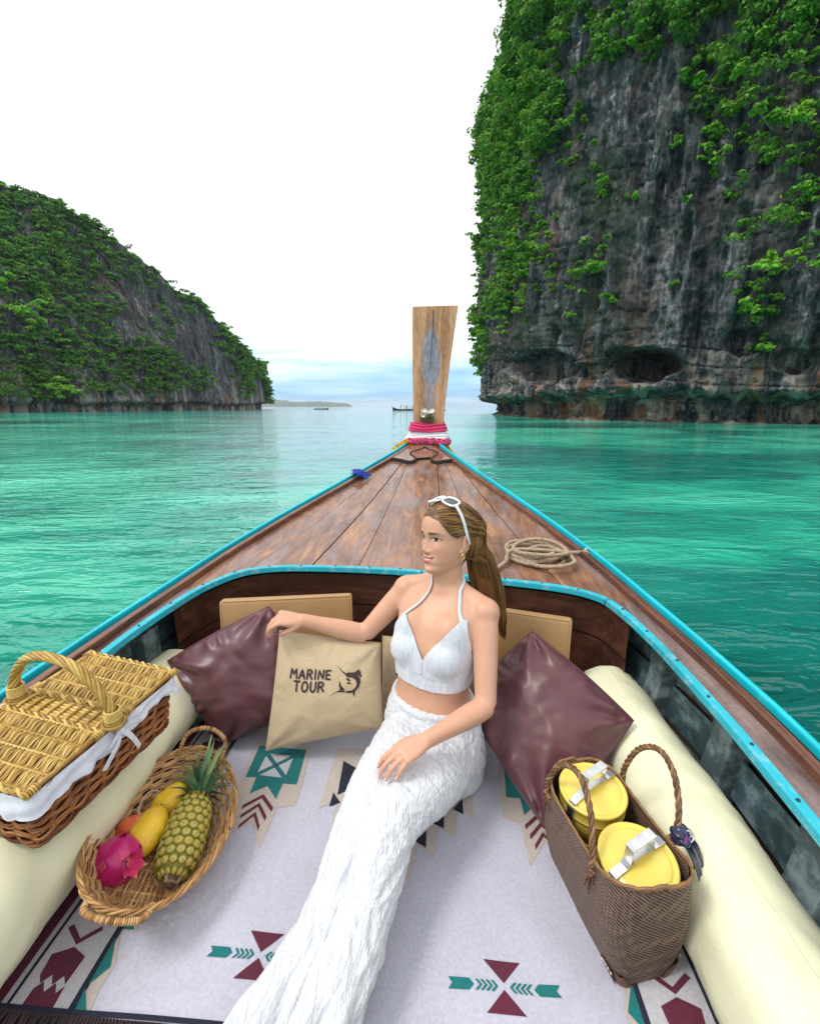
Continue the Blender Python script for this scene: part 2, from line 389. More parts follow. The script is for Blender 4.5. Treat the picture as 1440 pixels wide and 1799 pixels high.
# ------------------------------------------------------------------ the great cliff on the right
rs = np.random.RandomState(11)
RC = [(70, 15), (54, 28), (36.5, 39.5), (28.6, 44.5), (23.6, 48.5), (19.8, 53.5), (17.2, 62), (16.2, 74), (16.0, 90), (16.6, 108), (19, 118), (26, 126), (40, 132)]
RC_top = [46, 46, 46, 47, 49, 52, 57, 61, 62, 63, 62, 60, 58]
def right_cliff():
    P = np.array([tuple(p) for p in crv([(x, y, 0) for x, y in RC], 40)])[:, :2]
    seg = np.r_[0, np.cumsum(np.hypot(*np.diff(P, axis=0).T))]
    tk = np.linspace(0, len(RC) - 1, len(P))
    # columns: dense where the camera looks
    dist = np.hypot(P[:, 0], P[:, 1]); w = 1 / dist ** .85
    cum = np.r_[0, np.cumsum(np.diff(seg) * (w[1:] + w[:-1]) / 2)]; q = np.linspace(0, cum[-1], 560)
    s = np.interp(q, cum, seg); bx = np.interp(s, seg, P[:, 0]); by = np.interp(s, seg, P[:, 1])
    top = np.interp(np.interp(s, seg, tk), np.arange(len(RC)), RC_top)
    tx, ty = np.gradient(bx, s), np.gradient(by, s); l = np.hypot(tx, ty); nx, ny = -ty / l, tx / l     # towards the water
    sg = np.sign(-(nx * bx + ny * (by - 40)).mean()); 
    h = np.concatenate([np.linspace(-1.5, 9, 112), np.linspace(9.1, 1.0 * 46, 270)[0:]])
    hn = len(h)
    S, Hh = np.meshgrid(s, h, indexing='ij')
    f = np.clip((Hh) / 46, 0, 1)
    Z = np.where(Hh < 9, Hh, 9 + (Hh - 9) / 37 * (top[:, None] - 9))
    BX, BY = bx[:, None] + 0 * Z, by[:, None] + 0 * Z
    # outward displacement
    d = 2.2 * fbm(S * .06, Z * .035, 3 + 0 * S, 3)
    rid = 1 - np.abs(fbm(S * .28 + .3 * fbm(S * .2, Z * .2, 0 * S, 2), Z * .06, 9 + 0 * S, 4)) * 2
    d += 1.0 * (rid - .6)
    d += .75 * (1 - np.abs(vnoise(S * .95, Z * .13, 20 + 0 * S)) * 2 - .5) + .38 * (1 - np.abs(vnoise(S * 2.1, Z * .22, 24 + 0 * S)) * 2 - .5)
    blk = fbm(S * .6, Z * .75, 40 + 0 * S, 4); d += .55 * blk + .25 * np.floor(blk * 5) / 5 * 1.0
    strata = np.abs(((Z * .55 + .6 * fbm(S * .12, Z * .1, 50 + 0 * S, 2)) % 1) - .5) * 2
    d -= .28 * sstep(.82, 1, strata) * (.4 + .6 * (vnoise(S * .2, Z * .2, 60 + 0 * S) > 0))
    d += .30 * fbm(S * 2.2, Z * 1.6, 70 + 0 * S, 3)
    # the tide notch at the foot, a sill below it, and drip curtains along its lip
    lip = 2.6 + .7 * fbm(S * .22, 0 * S, 80 + 0 * S, 3) + .35 * vnoise(S * 1.1, 0 * S, 81 + 0 * S)
    notch = sstep(lip + .9, lip - .5, Z)
    d -= 4.6 * notch * (.75 + .35 * vnoise(S * .12, 0 * S, 83 + 0 * S))
    d += .9 * np.exp(-((Z - lip - .7) / .8) ** 2) * (.6 + .6 * vnoise(S * .8, Z * .3, 85 + 0 * S))
    d += 2.4 * sstep(.55, -.5, Z)
    X = BX + nx[:, None] * sg * d; Y = BY + ny[:, None] * sg * d
    # caves above the notch
    U, Vv = proj(np.stack([BX, BY, Z + WZ], -1))
    for (cu, cv, ru, rv, dep) in ((1122, 640, 70, 32, 6.5), (955, 645, 50, 30, 4.5), (1030, 655, 30, 18, 1.5), (1305, 600, 40, 26, 1.6), (1395, 635, 40, 24, 1.6)):
        m = ((U - cu) / ru) ** 2 + ((Vv - cv) / rv) ** 2 + .35 * fbm(S * .8, Z * .8, 90 + 0 * S, 2)
        k = sstep(1.25, .55, m) * (BY < 80); X -= nx[:, None] * sg * dep * k; Y -= ny[:, None] * sg * dep * k
    # the brow leans back above the wall
    lean = sstep(.88, 1.0, f) * (3.5 + 2 * fbm(S * .1, 0 * S, 95 + 0 * S, 2)) + np.clip(f, 0, 1) * 1.2 * (BY < 60) - 1.2 * np.exp(-((f - .3) / .2) ** 2)
    X -= nx[:, None] * sg * lean; Y -= ny[:, None] * sg * lean
    Z = Z + .8 * fbm(S * .3, Z * .3, 99 + 0 * S, 2) * (f > .9)
    V = np.stack([X, Y, Z], -1)
    # plateau behind the brow
    back = V[:, -1:, :] + np.stack([-nx * sg * 30, -ny * sg * 30, 9 + 0 * nx], -1)[:, None, :]
    V = np.concatenate([V, back], 1)
    me = mesh_np('limestone_cliff', V.reshape(-1, 3), grid_faces(V.shape[0], V.shape[1]))
    o = link('limestone_cliff', me, M_rock, loc=(0, 0, WZ)); tag(o, kind='structure')
    N = np.stack([nx * sg, ny * sg, 0 * nx], -1)
    return V[:, :-1], N
RCV, RCN = right_cliff()

def scatter_right():
    Wp = RCV + np.array([0, 0, WZ]); U, Vv = proj(Wp); Z = RCV[..., 2]
    vis = (U > 790) & (U < 1520) & (Vv > -160) & (Vv < 745)
    # where the photograph shows green (centre, radii, density)
    E_ = [(900, 60, 90, 150, 1.0), (1010, 30, 150, 75, 1.2), (880, 250, 60, 140, .75), (960, 190, 55, 90, .8), (1200, 20, 170, 60, 1.2), (1130, 62, 60, 40, .9), (1400, 40, 90, 110, 1.2),
          (1330, 120, 90, 90, 1.1), (1290, 200, 85, 70, 1.0), (1390, 250, 80, 70, 1.0), (1275, 280, 50, 40, .5), (1360, 400, 100, 90, .85), (1300, 470, 60, 60, .7),
          (1420, 350, 60, 80, .9), (1430, 480, 50, 80, .8), (935, 440, 55, 75, 1.0), (900, 520, 40, 60, .7), (915, 350, 40, 40, .7), (1045, 460, 45, 50, .75), (1060, 310, 40, 40, .4), (865, 420, 25, 80, .5),
          (850, 600, 20, 70, .55), (1010, 250, 30, 60, .4), (1340, 545, 60, 35, .6), (1180, 500, 22, 16, .3), (1210, 330, 25, 25, .25), (1340, 615, 30, 20, .7), (870, 180, 50, 60, .9)]
    rho = np.zeros_like(U)
    for (a, b, ra, rb, k) in E_: rho = np.maximum(rho, k * np.exp(-(((U - a) / ra) ** 2 + ((Vv - b) / rb) ** 2) ** 1.6))
    rho += .8 * sstep(60, -30, Vv) * (U > 880)
    rho *= .45 + .9 * sstep(-.15, .25, fbm(Wp[..., 0] * .22 + Wp[..., 1] * .2, Z * .28, 5 + 0 * Z, 3))
    rho += .07 * (Vv < 560); rho += 1.0 * np.exp(-(((U - 905) / 75) ** 2 + ((Vv - 150) / 190) ** 2) ** 2); rho[~vis] = 0; rho *= (Z > 6.5)
    # weight by true area
    da = np.linalg.norm(np.cross(np.gradient(Wp, axis=0), np.gradient(Wp, axis=1)), axis=-1)
    w = np.clip(rho - .08, 0, None) * np.clip(da, 0, 1.0); w = (w / w.sum()).ravel()
    idx = rs.choice(w.size, 2600, p=w)
    Vs = []; Fs = []; b = 0
    for i in idx:
        c = Wp.reshape(-1, 3)[i]; col = i // Wp.shape[1]; dist = c[1]
        k = rho.ravel()[i]; r = rs.uniform(.5, 1.45) * (.7 + .4 * k) * (1 + max(0, dist - 60) / 90)
        n = int(rs.uniform(55, 100) * (.6 + .5 * k)); sz = (.34 + .10 * rs.rand()) * (1 + max(0, dist - 50) / 70)
        V, F = clump(c + RCN[col] * r * .45, RCN[col], r, n, sz, rs, .62)
        Vs.append(V); Fs.append(F + b); b += len(V)
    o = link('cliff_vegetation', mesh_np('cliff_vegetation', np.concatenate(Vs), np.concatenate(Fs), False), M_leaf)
    tag(o, 'dense green jungle growth covering the upper limestone cliff', 'vegetation', kind='stuff')
scatter_right()

def cliff_point(U, Vv, W, N, u, v):
    k = np.argmin((U - u) ** 2 + (Vv - v) ** 2 + 1e6 * (W[..., 1] > 135)); i, j = divmod(k, U.shape[1]); return W[i, j], N[i]
def shrub(name, label, c, nrm, r, seed, mat, n, sz, flat=.55, cat='shrub', group=None):
    q = np.random.RandomState(seed); t = empty(name, tuple(c)); tag(t, label, cat, group)
    V = []; F = []; b = 0
    heads = [np.array([0, 0, 0])] + [q.normal(0, 1, 3) * np.array([.75, .5, .45]) * r for _ in range(5)]
    for h in heads:
        v, f = clump(h + nrm * r * .7 + np.array([0, 0, r * .15]), nrm, r * q.uniform(.45, .7), n // 6, sz, q, flat); V.append(v); F.append(f + b); b += len(v)
    link('crown', mesh_np('crown', np.concatenate(V), np.concatenate(F), False), mat, t)
    m = MB(); base = -nrm * .4
    for h in heads:
        tip = h + nrm * r * .65; mid = base * .4 + tip * .5 - np.array([0, 0, .18 * r])
        m.tube(crv([base, mid, tip], 5), list(np.linspace(.075 * r + .02, .02 * r, 11)), 6)
    m.build('trunk', M_bark, t); return t
def right_shrubs():
    Wp = RCV + np.array([0, 0, WZ]); U, Vv = proj(Wp)
    data = [(1385, 235, 2.0, 'broad bright green tree jutting from the right of the cliff face'), (1190, 248, .75, 'small bright green shrub alone on bare rock high on the cliff'),
            (1295, 150, 1.6, 'leafy pale green tree at the top of the bare cliff wall'), (1225, 150, 1.1, 'green bush at the left edge of the upper right thicket'),
            (940, 425, 2.1, 'large bright green bush hanging left of the bare cliff wall'), (905, 500, 1.4, 'green bush trailing below the large hanging bush'),
            (1045, 475, 1.1, 'bright green bush growing right of the large hanging bush'), (1075, 525, .7, 'small green tuft on the rock below the hanging bushes'),
            (1005, 555, .5, 'tiny green tuft above the orange stained rock'), (1187, 500, .55, 'small lone green tuft in the middle of the grey wall'),
            (1117, 347, .5, 'little yellow green tuft on the streaked grey wall'), (1070, 318, .7, 'green shrub rooted in a crack of the streaked wall'),
            (1345, 468, 1.5, 'wide green bush on the lower right cliff'), (1320, 550, 1.2, 'low spreading green bush above the overhang'),
            (1425, 345, 1.2, 'yellow green bush at the right edge of the cliff'), (1420, 470, 1.0, 'olive green bush low at the right edge of the cliff'),
            (1345, 612, .95, 'bright moss green bush on a rock knob near the waterline'), (985, 205, 1.0, 'pale green bush above the dark cleft of the cliff'),
            (960, 250, .9, 'pale green bush in the dark cleft of the cliff'), (915, 352, 1.0, 'round green bush at the foot of the dark cleft'),
            (1265, 235, 1.3, 'green tree with layered foliage left of the jutting tree'), (1420, 20, 1.4, 'green tree top at the upper right corner of the cliff'),
            (1130, 60, 1.1, 'blue green bush under the brow above the bare wall')]
    for k, (u, v, r, lab) in enumerate(data):
        c, n = cliff_point(U, Vv, Wp, RCN, u, v)
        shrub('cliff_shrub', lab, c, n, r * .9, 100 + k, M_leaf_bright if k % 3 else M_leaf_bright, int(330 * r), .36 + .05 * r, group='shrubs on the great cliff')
right_shrubs()

# ------------------------------------------------------------------ the headland on the left
SIL = [(-420, 250), (-200, 285), (-90, 310), (0, 322), (30, 330), (55, 341), (90, 343), (130, 360), (165, 385), (200, 415), (240, 443), (275, 468), (305, 500), (340, 518), (362, 538), (385, 562), (410, 585), (430, 606), (445, 632), (457, 660)]
LB = [(-420, 92), (-200, 104), (0, 122), (150, 142), (280, 172), (370, 205), (425, 240), (452, 262)]
def headland():
    us = np.linspace(-420, 452, 340); Yb = np.interp(us, *np.array(LB).T)
    bx = (us - 720) / CAM_F * Yb / 1.021; by = Yb
    tx, ty = np.gradient(bx), np.gradient(by); l = np.hypot(tx, ty); nx, ny = ty / l, -tx / l
    vs = np.interp(us, *np.array(SIL).T)
    leanT = 34.0 * np.clip((us.max() - us) / 300, 0.03, 1)
    top = np.empty_like(us); cx = bx - nx * leanT; cy = by - ny * leanT
    for i, u in enumerate(us):
        z = 30.0; uc = u
        for _ in range(8): uc = float(proj((cx[i], cy[i], z))[0]); z = at(uc, float(np.interp(uc, *np.array(SIL).T)) + 8, cy[i]).z
        top[i] = z - WZ
    tt = np.concatenate([np.linspace(-.03, .1, 26), np.linspace(.105, 1, 130), np.linspace(1.03, 1.5, 12)])
    S = np.cumsum(np.r_[0, np.hypot(np.diff(bx), np.diff(by))]); S, T = np.meshgrid(S, tt, indexing='ij')
    up = np.clip(T, None, 1); Z = up * top[:, None] - np.clip(T - 1, 0, None) * top[:, None] * 1.2
    prof = np.where(up < .35, up * .25, .0875 + (up - .35) / .65 * .9125)
    off = leanT[:, None] * (prof + np.clip(T - 1, 0, None) * 3)
    d = 5.0 * fbm(S * .03, Z * .03, 2 + 0 * S, 3) + 2.4 * (1 - 2 * np.abs(fbm(S * .1, Z * .05, 7 + 0 * S, 4))) + 1.1 * fbm(S * .35, Z * .12, 12 + 0 * S, 4) + .5 * fbm(S * 1., Z * .5, 15 + 0 * S, 2)
    d *= np.clip((us.max() - us) / 60, .25, 1)[:, None]
    d -= 2.6 * sstep(3.6, 1.6, Z + .8 * fbm(S * .15, 0 * S, 20 + 0 * S, 2))
    X = bx[:, None] + nx[:, None] * (d - off); Y = by[:, None] + ny[:, None] * (d - off)
    V = np.stack([X, Y, Z], -1)
    # end wall that turns away behind the tip
    e = V[-1:]; ends = [e + np.array([3.0 * k * .6, 9.0 * k, 0]) * np.array([1 - .5 * k, 1, 1]) for k in (.5, 1.6, 4)]
    b0 = V[:1]; begin = [b0 + np.array([-6.0 * k, 14.0 * k, 0]) for k in (5, 2.5, 1)]
    V = np.concatenate(begin + [V] + ends, 0)
    o = link('limestone_headland', mesh_np('limestone_headland', V.reshape(-1, 3), grid_faces(V.shape[0], V.shape[1])), M_rock2, loc=(0, 0, WZ)); tag(o, kind='structure')
    N = np.stack([nx, ny, 0 * nx], -1); N = np.concatenate([np.repeat(N[:1], 3, 0), N, np.repeat(N[-1:], 3, 0)], 0)
    return V, N
HV, HN = headland()
def scatter_headland():
    q = np.random.RandomState(5); Wp = HV + np.array([0, 0, WZ]); U, Vv = proj(Wp); Z = HV[..., 2]
    rho = .95 * np.ones_like(U)
    for (a, b, ra, rb, k) in ((250, 505, 90, 60, .80), (300, 590, 60, 42, .60), (345, 605, 36, 70, .90), (392, 665, 28, 60, 1.0), (160, 590, 55, 40, .45), (280, 705, 190, 24, 1.0), (215, 440, 40, 25, .5), (40, 390, 30, 18, .5), (452, 680, 14, 40, .9), (230, 570, 40, 50, .5)):
        rho -= k * np.exp(-(((U - a) / ra) ** 2 + ((Vv - b) / rb) ** 2) ** 1.3)
    rho *= .55 + .7 * sstep(-.3, .3, fbm(Wp[..., 0] * .07, Wp[..., 1] * .07, Z * .1, 3)); rho *= Z > 4.0
    rho[(U < -90)] *= .30; rho[:, -11:] *= .3
    da = np.linalg.norm(np.cross(np.gradient(Wp, axis=0), np.gradient(Wp, axis=1)), axis=-1)
    w = np.clip(rho, 0, None) * np.clip(da, 0, 6); w = (w / w.sum()).ravel(); idx = q.choice(w.size, 3250, p=w)
    Vs = []; Fs = []; b = 0
    for i in idx:
        c = Wp.reshape(-1, 3)[i]; col = i // Wp.shape[1]; sc = c[1] / 150
        r = q.uniform(1.1, 2.9) * sc ** .5; n = int(q.uniform(40, 75))
        V, F = clump(c + HN[col] * r * .3, HN[col], r, n, .8 * sc ** .7, q, .55); Vs.append(V); Fs.append(F + b); b += len(V)
    o = link('headland_vegetation', mesh_np('headland_vegetation', np.concatenate(Vs), np.concatenate(Fs), False), M_leaf_far)
    tag(o, 'dense green jungle covering the headland on the left', 'vegetation', kind='stuff')
    data = [(132, 662, 4.0, 'bright green spreading tree near the foot of the headland'), (178, 440, 3.6, 'yellow green tree crown high on the headland'), (65, 388, 3.4, 'pale green tree just under the left summit'),
            (170, 645, 3.0, 'green tree right of the bright spreading tree on the headland'), (260, 600, 3.2, 'green tree on the dark rock face of the headland'), (285, 500, 2.2, 'small tree on the bare upper rock of the headland'),
            (300, 640, 3.0, 'green tree low on the headland before the pale drip rocks'), (105, 410, 3.2, 'light green tree below the summit of the headland'), (240, 660, 2.8, 'green tree above the pale undercut of the headland'), (35, 550, 3.4, 'light green tree at the left edge of the headland')]
    for k, (u, v, r, lab) in enumerate(data):
        c, n = cliff_point(U, Vv, Wp, HN, u, v)
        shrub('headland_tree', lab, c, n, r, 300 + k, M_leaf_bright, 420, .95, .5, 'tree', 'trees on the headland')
scatter_headland()

# ------------------------------------------------------------------ far coast
def far_hills():
    t = NT('far wooded coast'); t.set(color=t.ramp(t.noise(.01, 4), ((.3, (.03, .06, .035)), (.7, (.06, .10, .05)))), rough=.9)
    q = np.linspace(0, 1, 120); prof = np.array([(440, 704), (470, 701), (500, 703), (520, 706), (560, 705), (590, 707), (612, 709), (618, 713), (622, 716)])
    us = 400 + q * 222; Yh = 5200
    vs = np.interp(us, prof[:, 0], prof[:, 1], left=704)
    V = []
    for k, (fz, dy) in enumerate(((0, 0), (.5, 120), (.85, 260), (1, 500), (.6, 900), (0, 1400))):
        for i, u in enumerate(us):
            p = at(u, vs[i], Yh + 500); zt = max(p.z - WZ, 0) * (1 + .06 * math.sin(i * 1.7) + .04 * math.sin(i * .6))
            V.append((p.x * (Yh + dy) / (Yh + 500), Yh + dy, WZ + zt * fz - (2 if fz == 0 else 0)))
    o = link('distant_hills', mesh_np('distant_hills', V, grid_faces(6, len(us))), t.m); tag(o, kind='structure')
far_hills()

def haze():
    m = bpy.data.materials.new('sea haze'); m.use_nodes = True; n = m.node_tree.nodes; n.remove(n['Principled BSDF'])
    v = n.new('ShaderNodeVolumePrincipled'); v.inputs['Color'].default_value = (.86, .94, 1.0, 1); v.inputs['Density'].default_value = .00010; v.inputs['Anisotropy'].default_value = .2
    m.node_tree.links.new(v.outputs[0], n['Material Output'].inputs['Volume'])
    o = MB().box((0, 0, 46), (19000, 19000, 95)).build('haze', m); tag(o, 'thin sea haze over the bay', 'haze', kind='stuff')
haze()
# ================================================================== THE LONGTAIL BOAT
BA, BOX = R(4.1), -.155                               # the boat's heading and offset in the scene
def sheer(y): return .34 + .041 * y * y
HWY = [-2.0, -.5, 0, .5, 1.0, 1.2, 1.42, 1.7, 1.94, 2.3, 2.65, 2.94, 3.4, 3.55, 3.72]
HWX = [1.00, 1.03, 1.035, 1.03, 1.015, .995, .962, .905, .845, .722, .570, .430, .195, .125, .045]
_hw = [p for p in crv([(x, y, 0) for x, y in zip(HWX, HWY)], 12)]
_hy = np.array([p.y for p in _hw]); _hx = np.array([p.x for p in _hw])
def hw(y): return float(np.interp(y, _hy, _hx))
COAM = [(-.86, -.6), (-.885, .1), (-.895, .6), (-.893, 1.0), (-.885, 1.24), (-.853, 1.433), (-.795, 1.625), (-.69, 1.765), (-.56, 1.815), (-.40, 1.828), (-.19, 1.827), (-.035, 1.818), (.12, 1.802), (.382, 1.762), (.60, 1.722),
        (.72, 1.675), (.785, 1.60), (.837, 1.404), (.867, 1.159), (.880, .94), (.880, .6), (.875, .1), (.85, -.6)]
coam = [Vector((p.x, p.y, sheer(p.y))) for p in crv([(x, y, 0) for x, y in COAM], 8)]

def wood_material(name, dark, mid, light, wet=.35, grain=1.0, patch=None, pk=(.52, .66), axis='Y'):
    t = NT(name); P = t.tc('Object')
    sc = {'Y': (26 * grain, 1.6, 26 * grain), 'Z': (26 * grain, 26 * grain, 1.6), 'X': (1.6, 26 * grain, 26 * grain)}[axis]
    rnd = t.objrand(); cb = t.n.new('ShaderNodeCombineXYZ'); t.l.new(t.math('MULTIPLY', rnd, 37.0), cb.inputs[0]); t.l.new(t.math('MULTIPLY', rnd, 11.0), cb.inputs[1])
    ad = t.n.new('ShaderNodeVectorMath'); t.l.new(P, ad.inputs[0]); t.l.new(cb.outputs[0], ad.inputs[1]); Q = ad.outputs[0]
    g = t.noise(1.0, 6, .62, t.map(sc, src=Q), .8)
    blot = t.noise(3.2, 5, .6, Q, .3)
    f = t.math('MULTIPLY_ADD', g, .62, t.math('MULTIPLY', blot, .42))
    c = t.ramp(f, ((.36, dark), (.52, mid), (.68, light)))
    if patch:
        pn = t.ramp(t.noise(4.5, 6, .65, t.map((1.6, .6, 1.6), src=Q), .6), ((pk[0], 0.0), (pk[1], 1.0)))
        c = t.mix(t.math('MULTIPLY', pn, .85), c, patch)
    speck = t.ramp(t.noise(95, 3, .7, Q), ((.50, 1.0), (.70, .72)))
    c = t.mix(1.0, c, speck, 'MULTIPLY')
    drops = t.voro(75, Q)
    t.set(color=c, rough=t.ramp(blot, ((.35, .22), (.65, .5))), spec=.5, coat=wet, coatr=.12)
    n1 = t.bump(g, .35, .003); t.bump(t.ramp(drops, ((.0, 1.0), (.35, 0.0))), .35, .0018, n1)
    return t.m
M_deck = wood_material('wet varnished deck planks', (.070, .031, .020), (.215, .098, .055), (.45, .225, .105), .6, 1.0, (.25, .195, .20), (.48, .66))
M_rail = wood_material('reddish rail timber', (.045, .016, .010), (.13, .045, .022), (.26, .10, .045), .3)
M_side = wood_material('grey weathered side deck', (.055, .034, .030), (.14, .092, .080), (.27, .195, .18), .4, 1.2, (.19, .15, .155), (.5, .7))
M_bulk = wood_material('dark bulkhead boards', (.022, .010, .008), (.062, .024, .015), (.13, .052, .030), .3, .8, axis='X')
def post_material():
    t = NT('weathered prow post'); P = t.tc('Object')
    g = t.noise(1.0, 6, .62, t.map((22, 22, 1.3), src=P), .8); f2 = t.noise(60, 4, .7, t.map((1, 1, .25), src=P))
    c = t.ramp(t.math('MULTIPLY_ADD', g, .6, t.math('MULTIPLY', f2, .4)), ((.36, (.20, .085, .04)), (.5, (.48, .235, .105)), (.66, (.66, .41, .26))))
    # the bluish worn blotch on its face, with ragged edges, tapering downwards
    s = t.sep(P); zc = t.math('DIVIDE', t.math('SUBTRACT', s[2], .64), .27); xc = t.math('DIVIDE', t.math('SUBTRACT', s[0], .016), .085)
    r2 = t.math('ADD', t.math('MULTIPLY', zc, zc), t.math('MULTIPLY', xc, xc))
    r2 = t.math('ADD', r2, t.math('MULTIPLY_ADD', t.noise(14, 6, .7, t.map((1, 1, .5), src=P)), 2.4, -1.2))
    m1 = t.ramp(r2, ((.45, 1.0), (1.45, 0.0)))
    zc2 = t.math('DIVIDE', t.math('SUBTRACT', s[2], .36), .34); xc2 = t.math('DIVIDE', s[0], .055)
    r3 = t.math('ADD', t.math('ADD', t.math('MULTIPLY', zc2, zc2), t.math('MULTIPLY', xc2, xc2)), t.math('MULTIPLY_ADD', t.noise(16, 6, .7, t.map((1, 1, .3), src=P)), 3.0, -1.5))
    m2 = t.math('MULTIPLY', t.ramp(r3, ((.4, 1.0), (1.2, 0.0))), .7)
    blue = t.ramp(f2, ((.35, (.13, .15, .21)), (.65, (.33, .36, .44))))
    c = t.mix(t.math('MULTIPLY', t.math('MAXIMUM', m1, m2), .92), c, blue)
    t.set(color=c, rough=.5, coat=.15, coatr=.2); n1 = t.bump(g, .4, .004); t.bump(f2, .3, .002, n1)
    return t.m
M_post = post_material()
def paint_material(name, col, worn, under, rough=.42, scale=26, thr=(.60, .68)):
    t = NT(name); n = t.noise(scale, 6, .65); b = t.noise(5, 4)
    c = t.ramp(b, ((.3, [x * .82 for x in col]), (.7, [min(1, x * 1.12) for x in col])))
    c = t.mix(t.math('MULTIPLY', t.ramp(n, ((thr[0], 0.0), (thr[1], 1.0))), worn), c, under)
    t.set(color=c, rough=rough); t.bump(n, .25, .002); return t.m
M_turq = paint_material('turquoise gloss paint', (.008, .50, .60), .45, (.12, .60, .66), .35)
M_turq2 = paint_material('chalky turquoise trim', (.02, .42, .53), .6, (.26, .52, .56), .5, 30, (.52, .62))
M_dark = simple('blackened groove timber', (.020, .015, .013), .6, .3, 30)
def hull_paint():
    t = NT('peeling blue grey hull paint'); P = t.tc('Object')
    a = t.noise(7, 7, .68, t.map((1, .45, 1), src=P), .6); b = t.noise(26, 5, .7)
    f = t.math('MULTIPLY_ADD', a, .75, t.math('MULTIPLY', b, .25))
    c = t.ramp(f, ((.36, (.012, .022, .026)), (.49, (.035, .066, .075)), (.535, (.075, .125, .14)), (.56, (.13, .19, .21)), (.70, (.23, .30, .32))))
    t.set(color=c, rough=.6, coat=.1); n1 = t.bump(f, .5, .005); t.bump(b, .3, .002, n1); return t.m
M_hull = hull_paint()
M_rib = paint_material('pale worn rib paint', (.050, .076, .084), .8, (.20, .26, .275), .65, 12, (.48, .62))
M_outer = simple('dark outer hull', (.05, .028, .02), .5, .3, 8)
M_nail = simple('dark nail heads', (.012, .03, .045), .4, .2, 40, 0)

boat = empty('longtail_boat', (BOX, 0, 0), (0, 0, -BA))
tag(boat, 'wooden longtail boat with turquoise rails and tall prow post', 'boat')

def strip(path, w, h, side=0.0, drop=0.0, m=None, lateral=None):
    "rectangular moulding along a path; side = -1..1 shifts it off the path; drop = depth of its top below the path"
    m = m or MB(); n = len(path); V = []
    for i, p in enumerate(path):
        t = (path[min(i + 1, n - 1)] - path[max(i - 1, 0)]); t.z = 0; t.normalize(); s = Vector((t.y, -t.x, 0))
        c = p + s * (side * w / 2)
        V += [c - s * w / 2 + Vector((0, 0, -drop - h)), c + s * w / 2 + Vector((0, 0, -drop - h)), c + s * w / 2 + Vector((0, 0, -drop)), c - s * w / 2 + Vector((0, 0, -drop))]
    F = []
    for i in range(n - 1):
        for k in range(4): F.append((i * 4 + k, (i + 1) * 4 + k, (i + 1) * 4 + (k + 1) % 4, i * 4 + (k + 1) % 4))
    F += [(0, 1, 2, 3), tuple((n - 1) * 4 + k for k in (3, 2, 1, 0))]
    return m.raw(V, F)

ys = list(np.linspace(-1.2, 3.56, 80))
RAIL_W = .082                                          # turquoise cap 30 mm + groove + timber 45 mm
for sd_ in (-1, 1):
    out = [Vector((sd_ * (hw(y) - .008), y, sheer(y) + .030)) for y in ys]
    strip(out, .017, .06).build('rail_cap', M_turq, boat, bevel=.006, auto=True)
    inn = [Vector((sd_ * (hw(y) - .026), y, sheer(y) + .008)) for y in ys]
    strip(inn, .020, .04).build('rail_groove', M_dark, boat)
    tim = [Vector((sd_ * (hw(y) - .050), y, sheer(y) + .024)) for y in ys]
    strip(tim, .028, .05).build('rail_timber', M_rail, boat, bevel=.006, auto=True)
    # outer hull side
    V = []; prof = [(0, .0), (-.03, -.18), (-.10, -.45), (-.22, -.75), (-.45, -1.0)]
    for y in ys:
        for dx, dz in prof: V.append((sd_ * max(hw(y) + dx * min(1, hw(y) / .5), .004), y, sheer(y) + .0 + dz))
    link('hull_side', mesh_np('hull_side', V, grid_faces(len(ys), len(prof))), M_outer, boat)
    # inner strakes (side planking seen inside the cockpit), three planks with a lapped step each
    yi = list(np.linspace(-.9, 1.95, 40))
    lv = [(.955, -.035), (.948, -.15), (.945, -.155), (.925, -.27), (.920, -.275), (.885, -.42), (.875, -.425), (.78, -.58)]
    for k in range(0, 8, 2):
        V = []
        for y in yi:
            sc = min(1.0, (hw(y) - .03) / .965)
            for fx, dz in (lv[k], lv[k + 1]): V.append((sd_ * (fx * sc + (.006 if dz == lv[k + 1][1] else 0)), y, .40 + dz + .03 * y * y * .3))
        link('strake', mesh_np('strake', V, grid_faces(len(yi), 2)), M_hull, boat)
    for y in (-.25, .12, .47, .80, 1.12, 1.43):
        pts = []
        for fx, dz in ((.925, -.045), (.925, -.15), (.905, -.27), (.865, -.42), (.77, -.56)):
            pts.append(Vector((sd_ * fx * min(1.0, (hw(y) - .03) / .965), y, .40 + dz + .009 * y * y)))
        m = MB()
        for wy in (-.045, .045): pass
        V = []
        for p in pts: V += [p + Vector((sd_ * .045, -.042, 0)), p + Vector((-sd_ * .018, -.042, 0)), p + Vector((-sd_ * .018, .042, 0)), p + Vector((sd_ * .045, .042, 0))]
        F = []
        for i in range(len(pts) - 1):
            for k in range(4): F.append((i * 4 + k, i * 4 + (k + 1) % 4, (i + 1) * 4 + (k + 1) % 4, (i + 1) * 4 + k))
        F += [(0, 3, 2, 1), tuple((len(pts) - 1) * 4 + k for k in range(4))]
        m.raw(V, F).build('rib', M_rib, boat, bevel=.005, auto=True)
# cockpit floor
MB().box((0, .45, -.14), (1.62, 2.7, .03)).build('floor', M_bulk, boat)

